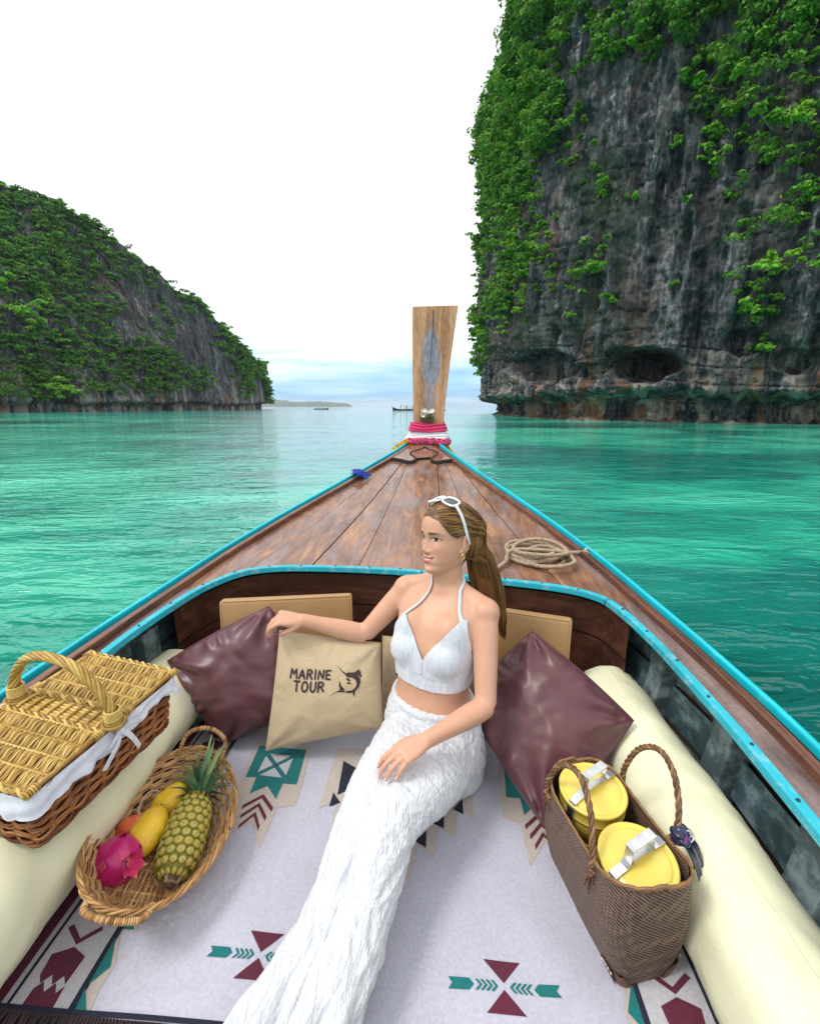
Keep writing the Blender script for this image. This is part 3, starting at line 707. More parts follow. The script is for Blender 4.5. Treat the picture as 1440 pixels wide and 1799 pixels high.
# coaming: turquoise strip in three lengths, each with nails, and the wall below it
def section(a, b):
    return [p for i, p in enumerate(coam) if a <= i <= b]
nail = MB(); nail.lathe([(0, .0022), (.0035, .002), (.0045, 0), (.0045, -.002)], 8); nail_me = nail.mesh('nail'); nail_me.materials.append(M_nail)
i_mid = min(range(len(coam)), key=lambda i: abs(coam[i].x - .07) + (0 if coam[i].y > 1.7 else 9)); i_r = min(range(len(coam)), key=lambda i: (coam[i] - Vector((.77, 1.625, coam[i].z))).length)
for a, b in ((0, i_mid - 0), (i_mid, i_r), (i_r, len(coam) - 1)):
    sec = section(a, b); sec = [p + Vector((0, 0, .007)) for p in sec]
    d0 = (sec[1] - sec[0]).normalized() * .004; sec[0] = sec[0] + d0; sec[-1] = sec[-1] - d0
    tr = strip(sec, .026, .024).build('coaming_trim', M_turq2, boat, bevel=.004, auto=True)
    acc = .07
    for i in range(1, len(sec)):
        acc += (sec[i] - sec[i - 1]).length
        if acc > .13:
            acc = 0; q = link('nail', nail_me, None, tr); t = (sec[i] - sec[i - 1]).normalized(); q.location = sec[i] + Vector((t.y, -t.x, 0)) * random.Random(i).uniform(-.006, .006) + Vector((0, 0, .001))
# bulkhead under the fore part of the coaming: two stacked boards
fr = [p for p in coam if p.y > 1.50]
for k, (z0, z1) in enumerate(((-.030, -.165), (-.169, -.33), (-.334, -.62))):
    V = []
    for p in fr:
        n = Vector((-p.x * .25, -1, 0)).normalized(); 
        for zz, th in ((z0, .0), (z1, .0)): V.append((p.x, p.y + .006 - .002 * k, p.z + zz))
    n_ = len(fr); me = mesh_np('bulkhead_board', V, grid_faces(n_, 2), False); link('bulkhead_board', me, M_bulk, boat)

# deck planks: seams converge on the prow
def lin(a, b): return lambda y: a[0] + (b[0] - a[0]) * (y - a[1]) / (b[1] - a[1])
SEAM = [None, lin((-.663, 1.786), (-.205, 3.23)), lin((-.405, 1.828), (-.128, 3.23)), lin((-.200, 1.828), (-.090, 3.23)), lin((.172, 1.80), (.117, 3.23)), lin((.385, 1.75), (.175, 3.23)), lin((.640, 1.70), (.255, 3.23)), None]
def y_coam(x):
    xs_ = [p.x for p in coam if p.y > 1.30]; yy = [p.y for p in coam if p.y > 1.30]
    return float(np.interp(x, xs_, yy)) + .016
def deck_edge(y): return hw(y) - .062
END = 3.60
for k in range(7):
    La = (lambda y: -deck_edge(y)) if SEAM[k] is None else (lambda y, f=SEAM[k]: max(f(y) + .0022, -deck_edge(y)))
    Rb = (lambda y: deck_edge(y)) if SEAM[k + 1] is None else (lambda y, f=SEAM[k + 1]: min(f(y) - .0022, deck_edge(y)))
    nq, nr = 7, 44; V = []
    y0 = 1.45 if k in (0, 6) else 1.6
    for q in range(nq):
        t = q / (nq - 1)
        ys0 = y0
        for _ in range(30): ys0 = y_coam(La(ys0) * (1 - t) + Rb(ys0) * t) * .5 + ys0 * .5
        y1 = END if k not in (0, 6) else 3.25
        for r in range(nr):
            y = ys0 + (y1 - ys0) * r / (nr - 1); a, b = La(y), Rb(y); b = max(b, a + .001)
            x = a * (1 - t) + b * t; V.append((x, y, sheer(y) + .002 * math.sin(k * 2.1)))
    n = len(V); V2 = V + [(x, y, z - .022) for x, y, z in V]
    F = [tuple(f) for f in grid_faces(nq, nr)]; F2 = F + [tuple(n + i for i in reversed(f)) for f in F]
    edge = [q * nr for q in range(nq)] + [(nq - 1) * nr + r for r in range(1, nr)] + [q * nr + nr - 1 for q in range(nq - 2, -1, -1)] + [r for r in range(nr - 2, 0, -1)]
    for i in range(len(edge)): a, b = edge[i], edge[(i + 1) % len(edge)]; F2.append((b, a, n + a, n + b))
    MB().raw(V2, F2).build('deck_plank', M_deck, boat, auto=True)
# dark underlay so that seams read as caulked gaps
V = []; yy = np.linspace(1.86, 3.58, 30)
for y in yy:
    for t in (-1, -.5, 0, .5, 1): V.append((t * deck_edge(y), y, sheer(y) - .012))
link('caulking', mesh_np('caulking', V, grid_faces(30, 5)), M_dark, boat)
# side decks running aft beside the cockpit
for sd_ in (-1, 1):
    cpts = [(p.x, p.y) for p in coam if p.x * sd_ > .3 and p.y < 1.78]; cpts.sort(key=lambda q: q[1])
    V = []; yy = np.linspace(-.55, 1.62, 60)
    for y in yy:
        xc = abs(float(np.interp(y, [q[1] for q in cpts], [q[0] for q in cpts]))) + .016; xo = hw(y) - .062
        for t in (0, .5, 1): V.append((sd_ * (xc + (max(xo, xc + .002) - xc) * t), y, sheer(y) + .001))
    link('side_deck', mesh_np('side_deck', V, grid_faces(60, 3)), M_side, boat)

# raised nose board with the cusped dark cut-out edge
KN = [(-.262, 3.262), (-.20, 3.243), (-.144, 3.222), (-.10, 3.196), (-.068, 3.190), (-.042, 3.212), (-.040, 3.245), (-.058, 3.285), (-.078, 3.320), (-.074, 3.365), (-.040, 3.398), (-.004, 3.425), (.019, 3.465),
      (.042, 3.425), (.078, 3.398), (.110, 3.365), (.114, 3.320), (.096, 3.285), (.078, 3.245), (.080, 3.212), (.106, 3.190), (.138, 3.196), (.182, 3.215), (.238, 3.236), (.285, 3.250)]
kc = crv([(x, y, 0) for x, y in KN], 5); kc = [p for p in kc if abs(p.x) < deck_edge(p.y) + .004]
def kz(p, h): return Vector((p.x, p.y, sheer(p.y) + h))
m = MB(); top = [kz(p, .020) for p in kc]; ends = [kz(Vector((deck_edge(y), y, 0)), .020) for y in np.linspace(kc[-1].y, 3.58, 8)[1:]] + [kz(Vector((-deck_edge(y), y, 0)), .020) for y in np.linspace(3.58, kc[0].y, 8)[:-1]]
bm = bmesh.new(); vs_ = [bm.verts.new(p) for p in top + ends]; fc = bm.faces.new(vs_); bmesh.ops.triangulate(bm, faces=[fc]); bmesh.ops.recalc_face_normals(bm, faces=bm.faces)
me = bpy.data.meshes.new('nose_board'); bm.to_mesh(me); bm.free(); link('nose_board', me, M_deck, boat)
strip([kz(p, .024) for p in kc], .016, .026).build('carved_edge', M_dark, boat)

# prow post
def prow():
    px, py, pz = .038, 3.66, .86
    prof = [(-.15, .122, 0), (0, .118, 0), (.14, .116, 0), (.35, .126, .006), (.62, .143, .018), (.85, .159, .032), (1.02, .170, .044)]
    V = []
    for z, hwid, sh in prof:
        y_ = z * .03
        for sx, sy in ((-1, -1), (1, -1), (1, 1), (-1, 1)): V.append((sh + sx * hwid, y_ + sy * .032, z + (.002 * sx if z > 1 else 0)))
    F = []; n = len(prof)
    for i in range(n - 1):
        for k in range(4): F.append((i * 4 + k, i * 4 + (k + 1) % 4, (i + 1) * 4 + (k + 1) % 4, (i + 1) * 4 + k))
    F += [(0, 3, 2, 1), tuple((n - 1) * 4 + k for k in range(4))]
    o = MB().raw(V, F).build('prow_post', M_post, boat, (px, py, pz), bevel=.006, auto=True)
    c = MB(); c.tube(crv([(.030, -.006, .99), (.026, -.014, .85), (.020, -.018, .7), (.012, -.021, .56)], 5), list(np.linspace(.0032, .001, 16)), 5)
    c.build('crack', M_dark, o)
prow()
# the stem block under the post
MB().box((.03, 3.665, .76), (.25, .10, .22)).build('stem_block', M_rail, boat, bevel=.01, auto=True)
# ================================================================== THINGS IN THE BOAT
def atz(u, v, z):
    d = at(u, v, 1.0) - Vector((0, 0, CAM_H)); return Vector((0, 0, CAM_H)) + d * ((z - CAM_H) / d.z)
def fabric(name, col, var=.08, weave=420, rough=.85, bump=.25, bd=.0012, big=6, sheen=.1, spec=.25):
    t = NT(name); P = t.tc('Object')
    a = t.noise(big, 4); w = t.math('MULTIPLY', t.wave(weave, 1.5, 1, P, 'X'), t.wave(weave, 1.5, 1, P, 'Y')); n = t.noise(weave * .5, 2)
    c = t.ramp(a, ((.3, [x * (1 - var) for x in col]), (.7, [min(1, x * (1 + var)) for x in col])))
    sp = t.ramp(n, ((.35, .80), (.65, 1.0))); c = t.mix(.6, c, sp, 'MULTIPLY')
    t.set(color=c, rough=rough, sheen=sheen, spec=spec); n1 = t.bump(w, bump, bd); t.bump(n, bump, bd, n1); return t.m
M_blanket = fabric('pale lilac woven cotton', (.60, .60, .71), .05, 260, .9, .5, .0022, 5)
M_cream = fabric('cream yarn', (.60, .53, .48), .05, 260, .9, .5, .0022)
M_teal = fabric('teal yarn', (.012, .20, .20), .12, 260, .9, .5, .0022)
M_maroon_y = fabric('maroon yarn', (.135, .022, .048), .15, 260, .9, .5, .0022)
M_navy = fabric('navy yarn', (.018, .020, .045), .15, 260, .9, .5, .0022)
M_white_y = fabric('white yarn', (.62, .61, .66), .05, 260, .9, .5, .0022)
def vinyl(name, col, rough, drops=True, coat=.0, wr=.35):
    t = NT(name); P = t.tc('Object'); a = t.noise(4, 4); g = t.voro(420, P)
    c = t.ramp(a, ((.3, [x * .88 for x in col]), (.7, [min(1, x * 1.1) for x in col])))
    t.set(color=c, rough=rough, coat=coat, coatr=.15, spec=.5)
    n1 = t.bump(g, .08, .0006); n2 = t.bump(t.noise(9, 4, .6, P, 1.0), wr, .012, n1)
    if drops: t.bump(t.ramp(t.voro(95, P), ((0, 1.0), (.22, 0.0))), .35, .0016, n2)
    return t.m
M_bolster = vinyl('pale yellow vinyl', (.78, .77, .54), .46, False, 0, .22)
M_tan = vinyl('tan vinyl', (.43, .255, .105), .45, False, 0, .06)
M_burg = vinyl('burgundy leatherette', (.105, .036, .044), .42, True, .06, .06)
M_mattress = simple('dark mattress cover', (.05, .025, .035), .8, .2, 20)
M_beige = fabric('beige cushion linen', (.60, .47, .30), .05, 380, .9, .25, .001, 7)
M_print = simple('dark brown print', (.045, .025, .028), .8, .2, 60, 0)

BL = dict(loc=(BOX, 0, 0), rot=(0, 0, -BA))
def bz(x, y):
    return .008 + .009 * float(mnoise.noise(Vector((x * 3.1, y * 2.4, .7)))) + .0038 * float(mnoise.noise(Vector((x * 9 + y * 5, y * 4, 3.3))))
mt = MB(); mt.box((0, 1.06, -.072), (1.46, .95, .128)).build('mattress', M_mattress, bevel=.03, auto=True, **BL)
tag(bpy.data.objects['mattress'], 'dark padded mattress under the woven blanket', 'mattress')
def blanket():
    t = empty('woven_blanket', BL['loc'], BL['rot']); tag(t, 'pale lilac woven blanket with maroon teal and navy motifs', 'blanket')
    xs = np.linspace(-.728, .735, 130); ys_ = np.linspace(.597, 1.50, 84)
    V = [(x, y, bz(x, y)) for x in xs for y in ys_]
    link('weave', mesh_np('weave', V, grid_faces(130, 84)), M_blanket, t)
    def poly(pts, mat, name, h=.0014, mir=None):
        if mir is not None: pts = [(2 * mir - x, y) for x, y in pts]
        if sum(pts[i - 1][0] * pts[i][1] - pts[i][0] * pts[i - 1][1] for i in range(len(pts))) < 0: pts = pts[::-1]
        bm = bmesh.new(); vs_ = [bm.verts.new((x, y, 0)) for x, y in pts]; f = bm.faces.new(vs_); f.normal_update()
        bmesh.ops.triangulate(bm, faces=[f], ngon_method='EAR_CLIP')
        for _ in range(2):
            ed = [e for e in bm.edges if e.calc_length() > .035]
            if ed: bmesh.ops.subdivide_edges(bm, edges=ed, cuts=1 if max(e.calc_length() for e in ed) < .08 else 3, use_grid_fill=True)
        bmesh.ops.triangulate(bm, faces=bm.faces); bmesh.ops.recalc_face_normals(bm, faces=bm.faces)
        if bm.faces and sum(f.normal.z for f in bm.faces) < 0: bmesh.ops.reverse_faces(bm, faces=bm.faces)
        for v in bm.verts: v.co.z = bz(v.co.x, v.co.y) + h
        me = bpy.data.meshes.new(name); bm.to_mesh(me); bm.free(); return link(name, me, mat, t)
    # the two hourglass-and-arrow motifs
    for cx, cy in ((-.217, .718), (.295, .700)):
        poly([(cx - .038, cy + .045), (cx + .038, cy + .045), (cx, cy + .006)], M_maroon_y, 'hourglass')
        poly([(cx, cy - .005), (cx - .038, cy - .044), (cx + .038, cy - .044)], M_maroon_y, 'hourglass')
        for s in (-1, 1):
            poly([(cx + s * .112, cy + .010), (cx + s * .070, cy + .010), (cx + s * .060, cy), (cx + s * .070, cy - .010), (cx + s * .112, cy - .010), (cx + s * .104, cy)], M_teal, 'arrow_block')
            for k in range(4):
                x0 = cx + s * (.058 - k * .0105)
                poly([(x0, cy + .009), (x0 - s * .006, cy + .009), (x0 - s * .015, cy), (x0 - s * .006, cy - .009), (x0, cy - .009), (x0 - s * .009, cy)], M_teal, 'arrow_chevron')
    # arrowhead medallions either side of the middle
    for mir in (None, .040):
        poly([(-.473, 1.33), (-.462, 1.19), (-.443, 1.111), (-.425, 1.097), (-.425, .972), (-.366, 1.029), (-.313, .955), (-.309, 1.079), (-.262, 1.092), (-.262, 1.154), (-.280, 1.33)], M_cream, 'cream_field', .0012, mir)
        poly([(-.455, 1.311), (-.446, 1.175), (-.412, 1.178), (-.408, 1.116), (-.366, 1.150), (-.324, 1.107), (-.322, 1.165), (-.280, 1.165), (-.292, 1.311)], M_teal, 'arrowhead', .0022, mir)
        cx, cy = -.370, 1.232
        for dx, dy in ((0, 1), (0, -1), (1, 0), (-1, 0)):
            a = .046; w = .036
            poly([(cx + dx * .010, cy + dy * .010), (cx + dx * a + dy * w, cy + dy * a + dx * w), (cx + dx * a - dy * w, cy + dy * a - dx * w)], M_white_y, 'window_triangle', .0032, mir)
        poly([(cx - .007, cy), (cx, cy - .007), (cx + .007, cy), (cx, cy + .007)], M_maroon_y, 'centre_diamond', .0042, mir)
        for k in range(3):
            y = 1.105 - k * .030; cx2 = -.366; w = .045 - .008 * k
            poly([(cx2 - w, y - .042), (cx2, y), (cx2 + w, y - .042), (cx2 + w, y - .028), (cx2, y + .014), (cx2 - w, y - .028)], M_maroon_y, 'chevron', .0024, mir)
    # stepped navy medallion in the middle, mostly under the seated woman
    for s in (-1, 1):
        c0 = .035; P = lambda q: [(c0 + s * x, y) for x, y in q]
        poly(P([(.225, 1.33), (.225, 1.085), (.180, 1.115), (.172, 1.018), (.125, 1.05), (.115, .955), (.07, .99), (.055, .888), (0, .95), (0, 1.33)]), M_cream, 'cream_field', .0012)
        for (x, y, w, h) in ((.195, 1.125, .030, .040), (.140, 1.075, .030, .036), (.092, 1.015, .030, .046), (.03, .955, .030, .046)):
            poly(P([(x, y + .02), (x - w, y - .016), (x, y - .018 - h * .3)]), M_navy, 'navy_step', .0024)
        poly(P([(.190, 1.27), (.180, 1.135), (.122, 1.175), (.134, 1.238)]), M_navy, 'navy_wing', .0024)
        poly(P([(.125, 1.32), (.118, 1.18), (.09, 1.20), (.10, 1.31)]), M_teal, 'teal_wing', .0026)
    # side borders: stripes, figures and teal zigzag
    for mir in (None, .004):
        def pp(pts, mat, name, h): return poly(pts, mat, name, h, mir)
        pp([(-.727, .600), (-.695, .600), (-.708, 1.48), (-.727, 1.48)], M_maroon_y, 'border_stripe', .0014)
        pp([(-.694, .600), (-.556, .600), (-.562, 1.48), (-.707, 1.48)], M_white_y, 'border_ground', .0012)
        pp([(-.683, .600), (-.676, .600), (-.690, 1.48), (-.697, 1.48)], M_navy, 'border_line', .0022)
        pp([(-.555, .600), (-.541, .600), (-.548, 1.48), (-.562, 1.48)], M_navy, 'border_line', .0022)
        for j in range(4):
            y = .690 + j * .21
            pp([(-.662, y), (-.624, y + .016), (-.587, y), (-.592, y - .048), (-.605, y - .034), (-.618, y - .050), (-.631, y - .034), (-.644, y - .050), (-.656, y - .036)], M_maroon_y, 'figure', .0022)
            pp([(-.624, y + .020), (-.585, y + .050), (-.592, y + .058), (-.624, y + .032), (-.660, y + .058), (-.668, y + .050)], M_maroon_y, 'figure_horns', .0022)
            pp([(-.650, y - .058), (-.638, y - .046), (-.625, y - .062), (-.612, y - .046), (-.600, y - .062), (-.590, y - .050), (-.585, y - .092), (-.650, y - .092)], M_maroon_y, 'figure', .0022)
            pp([(-.540, .60 + j * .14 + .002), (-.508, .60 + j * .14 + .002), (-.516, .642 + j * .14), (-.512, .68 + j * .14), (-.541, .735 + j * .14)], M_cream, 'cream_edge', .0012)
            pp([(-.540, .60 + j * .14 + .004), (-.515, .60 + j * .14 + .004), (-.546, .640 + j * .14)], M_teal, 'teal_tooth', .0024)
            pp([(-.543, .645 + j * .14), (-.519, .675 + j * .14), (-.546, .728 + j * .14)], M_teal, 'teal_tooth', .0024)
    # dark hem and fringe at the near edge
    pp = poly; pp([(-.728, .597), (.735, .597), (.735, .606), (-.728, .606)], M_navy, 'hem', .0030)
    m = MB(); q = random.Random(3)
    for i in range(210):
        x = -.725 + i * .00695; l = q.uniform(.03, .05)
        m.tube([(x, .598, .008), (x + q.uniform(-.004, .004), .598 - l * .5, .006), (x + q.uniform(-.012, .012), .598 - l, -.012)], [.003, .0028, .0016], 5)
    f = m.build('fringe', fabric('fringe yarn', (.05, .03, .035), .5, 200), t); tag(f, kind='stuff')
blanket()

# ------------------------------------------------------------------ bolsters
def bolster(label, a, b, r, seed):
    "a long round cushion with softly puckered ends, from a to b"
    a, b = Vector(a), Vector(b); ax = (b - a); L = ax.length; ax.normalize(); n, m = 90, 40; V = []
    s1 = ax.cross(Vector((0, 0, 1))).normalized(); s2 = s1.cross(ax)
    for i in range(n):
        t = i / (n - 1); y = t * L; e = min(y, L - y)
        rr = r * (1 - max(0, 1 - e / (r * .75)) ** 2.4) ** .5 if e < r * .75 else r
        rr = max(rr, .004)
        for k in range(m):
            an = 2 * PI * k / m; nz = .014 * mnoise.noise(Vector((y * 3 + seed, math.cos(an) * 1.3, math.sin(an) * 1.3))) + .005 * mnoise.noise(Vector((y * 14 + seed + math.cos(an) * 2.5, math.cos(an) * 2, math.sin(an) * 2))) + .0035 * (1 - 2 * abs(mnoise.noise(Vector((y * 9 - math.sin(an) * 3 + seed, math.cos(an) * 1.2, 5)))))
            sag = .92 if math.sin(an) < 0 else 1.0
            V.append(a + ax * y + (s1 * math.cos(an) * 1.04 + s2 * math.sin(an) * sag) * (rr + nz * min(1, rr / r)))
    me = mesh_np('bolster', V, grid_faces(n, m, False, True)); o = link('bolster', me, M_bolster)
    # seam piping round the end disc
    sm = MB(); P = np.array([tuple(v) for v in V]).reshape(n, m, 3)
    k_ = 10; sm.tube([P[i, k_] for i in range(3, n - 3)], .0022, 5)
    i_ = next(i for i in range(n) if (i / (n - 1)) * L > r * .5); sm.tube([P[n - 1 - i_, k] for k in range(m)], .003, 6, closed=True); sm.build('piping', M_bolster, o)
    tag(o, label, 'cushion', 'side bolsters'); return o
bolster('pale yellow bolster along the right side of the boat', (.655, .10, .115), (.71, 1.53, .125), .117, 1)
bolster('pale yellow bolster along the left side under the picnic basket', (-.905, .10, .148), (-.850, 1.60, .148), .127, 5)

# ------------------------------------------------------------------ back boards
def backboard(label, A, B, h, th, lean):
    A, B = Vector(A), Vector(B); ax = (B - A); L = ax.length; ang = math.atan2(ax.y, ax.x)
    o = MB().box((L / 2, th / 2, h / 2), (L, th, h)).build('backrest_board', M_tan, loc=A, rot=(-lean, 0, ang), bevel=.012, auto=True)
    o.rotation_mode = 'ZYX' if False else 'XYZ'; tag(o, label, 'backrest', 'tan backrest boards')
    for p in o.data.polygons: p.use_smooth = True
    s = MB(); s.tube([(.006, -.0012, .012), (.006, -.0012, h - .006)], .0014, 5); s.tube([(L - .004, -.001, .012), (L - .004, -.001, h - .006)], .0014, 5); s.tube([(.008, .001, h - .001), (L - .008, .001, h - .001)], .0013, 5)
    s.build('piping', M_tan, o); return o
def topz(u, v, z): p = atz(u, v, z); return p
pL0, pL1 = atz(388, 1062, .44), atz(621, 1036, .475); pR0, pR1 = atz(830, 1062, .45), atz(994, 1091, .44)
backboard('tan backrest board behind the left burgundy cushion', (pL0.x, pL0.y - .06, .0), (pL1.x, pL1.y - .06, .0), .455, .055, R(7))
backboard('tan backrest board behind the right burgundy cushion', (pR0.x, pR0.y - .06, .0), (pR1.x, pR1.y - .06, .0), .445, .055, R(7))

# ------------------------------------------------------------------ scatter cushions
def pillow(name, label, TL, TR, BR, BLc, th, mat, seed, wr=1.0, cat='cushion', group=None, n=70, conc=.02):
    TL, TR, BR, BLc = map(Vector, (TL, TR, BR, BLc)); c = (TL + TR + BR + BLc) / 4
    nrm = (TR - BLc).cross(TL - BR).normalized()
    def S(x, y, side=1):
        "x, y in -1..1 -> point on the front (side 1) or back"
        px = x * (1 - conc * (1 - y * y) * abs(x)); py = y * (1 - conc * (1 - x * x) * abs(y))
        a, b = (px + 1) / 2, (py + 1) / 2
        p = (BLc * (1 - a) + BR * a) * (1 - b) + (TL * (1 - a) + TR * a) * b
        t = th * max(0, (1 - x * x)) ** .50 * max(0, (1 - y * y)) ** .50
        ex, ey = abs(x), abs(y)
        w = mnoise.noise(Vector((x * 2.1 + seed, y * 2.1, seed * .7))) * .09 + .02 * mnoise.noise(Vector((x * 5 + y * 3 + seed, y * 5 - x * 3, side)))
        # creases fanning out of the corners
        for sx in (-1, 1):
            for sy in (-1, 1):
                dx, dy = x - sx, y - sy; rr = math.hypot(dx, dy)
                if rr < 1.0: w += wr * .16 * (1 - rr) * math.sin(9 * math.atan2(dy, dx) + seed + sx * 2 + sy) * min(1, rr * 5)
        # short puckers along the seams
        d = min(1 - ex, 1 - ey); s_ = y if 1 - ex < 1 - ey else x
        if d < .3: w += wr * .08 * math.sin(s_ * 19 + seed * 3 + math.sin(s_ * 7) * 2) * (1 - d / .3) * min(1, d * 12)
        return p + nrm * (t * (1 + w * 1.6) * side)
    g = np.sin(np.linspace(-PI / 2, PI / 2, n)) * .35 + np.linspace(-1, 1, n) * .65; V = []
    for x in g:
        for y in g: V.append(S(x, y, 1))
    for x in g:
        for y in g: V.append(S(x, y, -1))
    F = grid_faces(n, n); F = np.concatenate([F, (F + n * n)[:, ::-1]])
    V = np.array([tuple(p - c) for p in V])
    me = mesh_np(name, V, F); bm = bmesh.new(); bm.from_mesh(me); bmesh.ops.remove_doubles(bm, verts=bm.verts, dist=1e-4); bmesh.ops.recalc_face_normals(bm, faces=bm.faces); bm.to_mesh(me); bm.free()
    me.polygons.foreach_set('use_smooth', [True] * len(me.polygons))
    o = empty(name, c); tag(o, label, cat, group); link('cover', me, mat, o)
    # seam welt round the edge
    m = MB(); q = np.linspace(-1, 1, 30); loop = [(x, -1) for x in q] + [(1, y) for y in q[1:]] + [(x, 1) for x in q[::-1][1:]] + [(-1, y) for y in q[::-1][1:-1]]
    m.tube([S(x, y, 1) - c for x, y in loop], .0022, 5, closed=True); m.build('seam', mat, o)
    return o, S, c, nrm
cm1, _, _, _ = pillow('scatter_cushion', 'burgundy leatherette cushion beside the picnic basket', (-.845, 1.43, .285), (-.498, 1.49, .462), (-.30, 1.43, .17), (-.628, 1.325, .035), .105, M_burg, 2.0, 1.5, group='scatter cushions', conc=-.045)
cm2, _, _, _ = pillow('scatter_cushion', 'burgundy leatherette cushion leaning on the right bolster', (.398, 1.36, .435), (.648, 1.150, .262), (.360, .992, .055), (.185, 1.33, .19), .095, M_burg, 5.0, 1.5, group='scatter cushions', conc=-.045)
cb1, S1, c1, n1_ = pillow('scatter_cushion', 'beige cushion printed MARINE TOUR with a marlin under her hand', at(492, 1108, 1.36), at(668, 1130, 1.36), at(672, 1278, 1.30), at(467, 1319, 1.29), .062, M_beige, 9.0, .55, group='scatter cushions')
cb2, S2, c2, n2_ = pillow('scatter_cushion', 'beige printed cushion mostly hidden behind the woman', at(672, 1118, 1.47), at(850, 1128, 1.45), at(850, 1290, 1.40), at(668, 1290, 1.40), .055, M_beige, 14.0, .5, group='scatter cushions')

MARLIN = [  # outline of the leaping fish in a unit square, y up
 [(.50, .74), (.56, .79), (.73, .77), (.84, .70), (.93, .58), (.95, .45), (.90, .30), (.78, .17), (.62, .14), (.50, .18), (.56, .22), (.70, .22), (.80, .30), (.84, .42), (.80, .54), (.70, .62), (.60, .64), (.52, .66)],
 [(.21, 1.0), (.44, .76), (.52, .70), (.54, .74), (.40, .84)], [(.50, .60), (.60, .52), (.66, .54), (.58, .62)], [(.73, .775), (.82, .81), (.885, .87), (.90, .79), (.945, .81), (.945, .71), (.985, .64), (.945, .60), (.85, .70)],
 [(.72, .15), (.765, .0), (.80, .19)], [(.52, .46), (.70, .43), (.60, .51)], [(.50, .18), (.26, .20), (.0, .07), (.18, .18), (.36, .26), (.48, .24)], [(.36, .26), (.32, .40), (.33, .54), (.40, .38), (.50, .26)]]
def print_on(pil, S, c, x0, y0, w, only=None):
    "lettering and fish laid on the cushion's front; x0, y0 lower left in cushion coordinates, w = width"
    objs = []
    def put(bm, name, up=0.0):
        for v in bm.verts: v.co = S(v.co.x, v.co.y, 1) + n1_ * (.0016 + up) - c
        me = bpy.data.meshes.new(name); bm.to_mesh(me); bm.free(); return link(name, me, M_print, pil)
    GL = {'M': (.80, [[(.02, 0), (.10, 1), (.40, .38), (.70, 1), (.80, 0)]]), 'A': (.68, [[(0, 0), (.34, 1), (.68, 0)], [(.13, .33), (.56, .33)]]), 'R': (.58, [[(0, 0), (.03, 1), (.38, .97), (.55, .76), (.40, .54), (.06, .48)], [(.28, .5), (.58, 0)]]),
          'I': (.16, [[(.08, 1), (.08, 0)]]), 'N': (.60, [[(0, 0), (.03, 1), (.57, 0), (.60, 1)]]), 'E': (.50, [[(.50, 1), (.03, 1), (0, 0), (.50, 0)], [(.03, .5), (.42, .5)]]), 'T': (.62, [[(0, 1), (.62, 1)], [(.31, 1), (.31, 0)]]),
          'O': (.70, [[(.35 + .33 * math.cos(a), .5 + .5 * math.sin(a)) for a in np.linspace(0, 2 * PI, 17)]]), 'U': (.58, [[(0, 1), (.02, .30), (.18, .02), (.40, .02), (.56, .30), (.58, 1)]])}
    for txt, tx, ty, sz in (('MARINE', 0.0, .27, .195), ('TOUR', .115, 0.0, .205)):
        pen = tx; k_ = 0
        for chn in txt:
            wd, strokes = GL[chn]
            for st in strokes:
                P = [Vector((x0 + w * (pen + x * sz), y0 + w * (ty + y * sz), 0)) for x, y in st]; Q = []
                for a, b in zip(P[:-1], P[1:]): Q += [a.lerp(b, t / 4) for t in range(4)]
                Q.append(P[-1]); r_ = .105 * sz * w; k_ += 1; bm = bmesh.new(); rows = []
                for qi, p in enumerate(Q):
                    tg = (Q[min(qi + 1, len(Q) - 1)] - Q[max(qi - 1, 0)]).normalized(); nn = Vector((-tg.y, tg.x, 0)); rows.append((bm.verts.new(p - nn * r_), bm.verts.new(p + nn * r_)))
                for (a, b), (c_, d) in zip(rows[:-1], rows[1:]): bm.faces.new((a, c_, d, b))
                for p, dr in ((Q[0], Q[0] - Q[1]), (Q[-1], Q[-1] - Q[-2])):                      # round pen ends
                    a0 = math.atan2(dr.y, dr.x); bm.faces.new([bm.verts.new(p + Vector((math.cos(a0 + t), math.sin(a0 + t), 0)) * r_) for t in np.linspace(-PI / 2, PI / 2, 7)])
                put(bm, 'lettering', .0002 * (k_ % 6))
            pen += (wd + .30) * sz
    for pl in MARLIN:
        bm = bmesh.new(); vs_ = [bm.verts.new((x0 + w * (.90 + x * .78), y0 + w * (-.20 + y * .80), 0)) for x, y in pl]; f = bm.faces.new(vs_); f.normal_update(); bmesh.ops.triangulate(bm, faces=[f], ngon_method='EAR_CLIP')
        bmesh.ops.subdivide_edges(bm, edges=bm.edges, cuts=1); bmesh.ops.triangulate(bm, faces=bm.faces); put(bm, 'marlin_print')
print_on(cb1, S1, c1, -.66, .10, .80)
print_on(cb2, S2, c2, -.70, .10, .80)
# ------------------------------------------------------------------ wicker
def wicker(name, a, b, c, rough=.5):
    t = NT(name); r = t.island(); n = t.noise(55, 4); 
    col = t.ramp(t.math('MULTIPLY_ADD', r, .6, t.math('MULTIPLY', n, .45)), ((.2, a), (.5, b), (.8, c)))
    t.set(color=col, rough=rough, coat=.15, coatr=.3); t.bump(t.noise(160, 3), .3, .001); return t.m
M_wick_red = wicker('reddish brown willow', (.10, .028, .008), (.27, .085, .022), (.46, .19, .06))
M_wick_gold = wicker('golden lid willow', (.22, .115, .022), (.47, .285, .055), (.66, .47, .14))
M_wick_pale = wicker('pale rattan', (.22, .10, .032), (.46, .245, .085), (.66, .42, .19))
M_wick_dark = simple('painted shade inside basket', (.09, .045, .018), .8, .3, 40)
M_liner = fabric('white liner cotton', (.72, .74, .82), .04, 500, .9, .2, .0008)

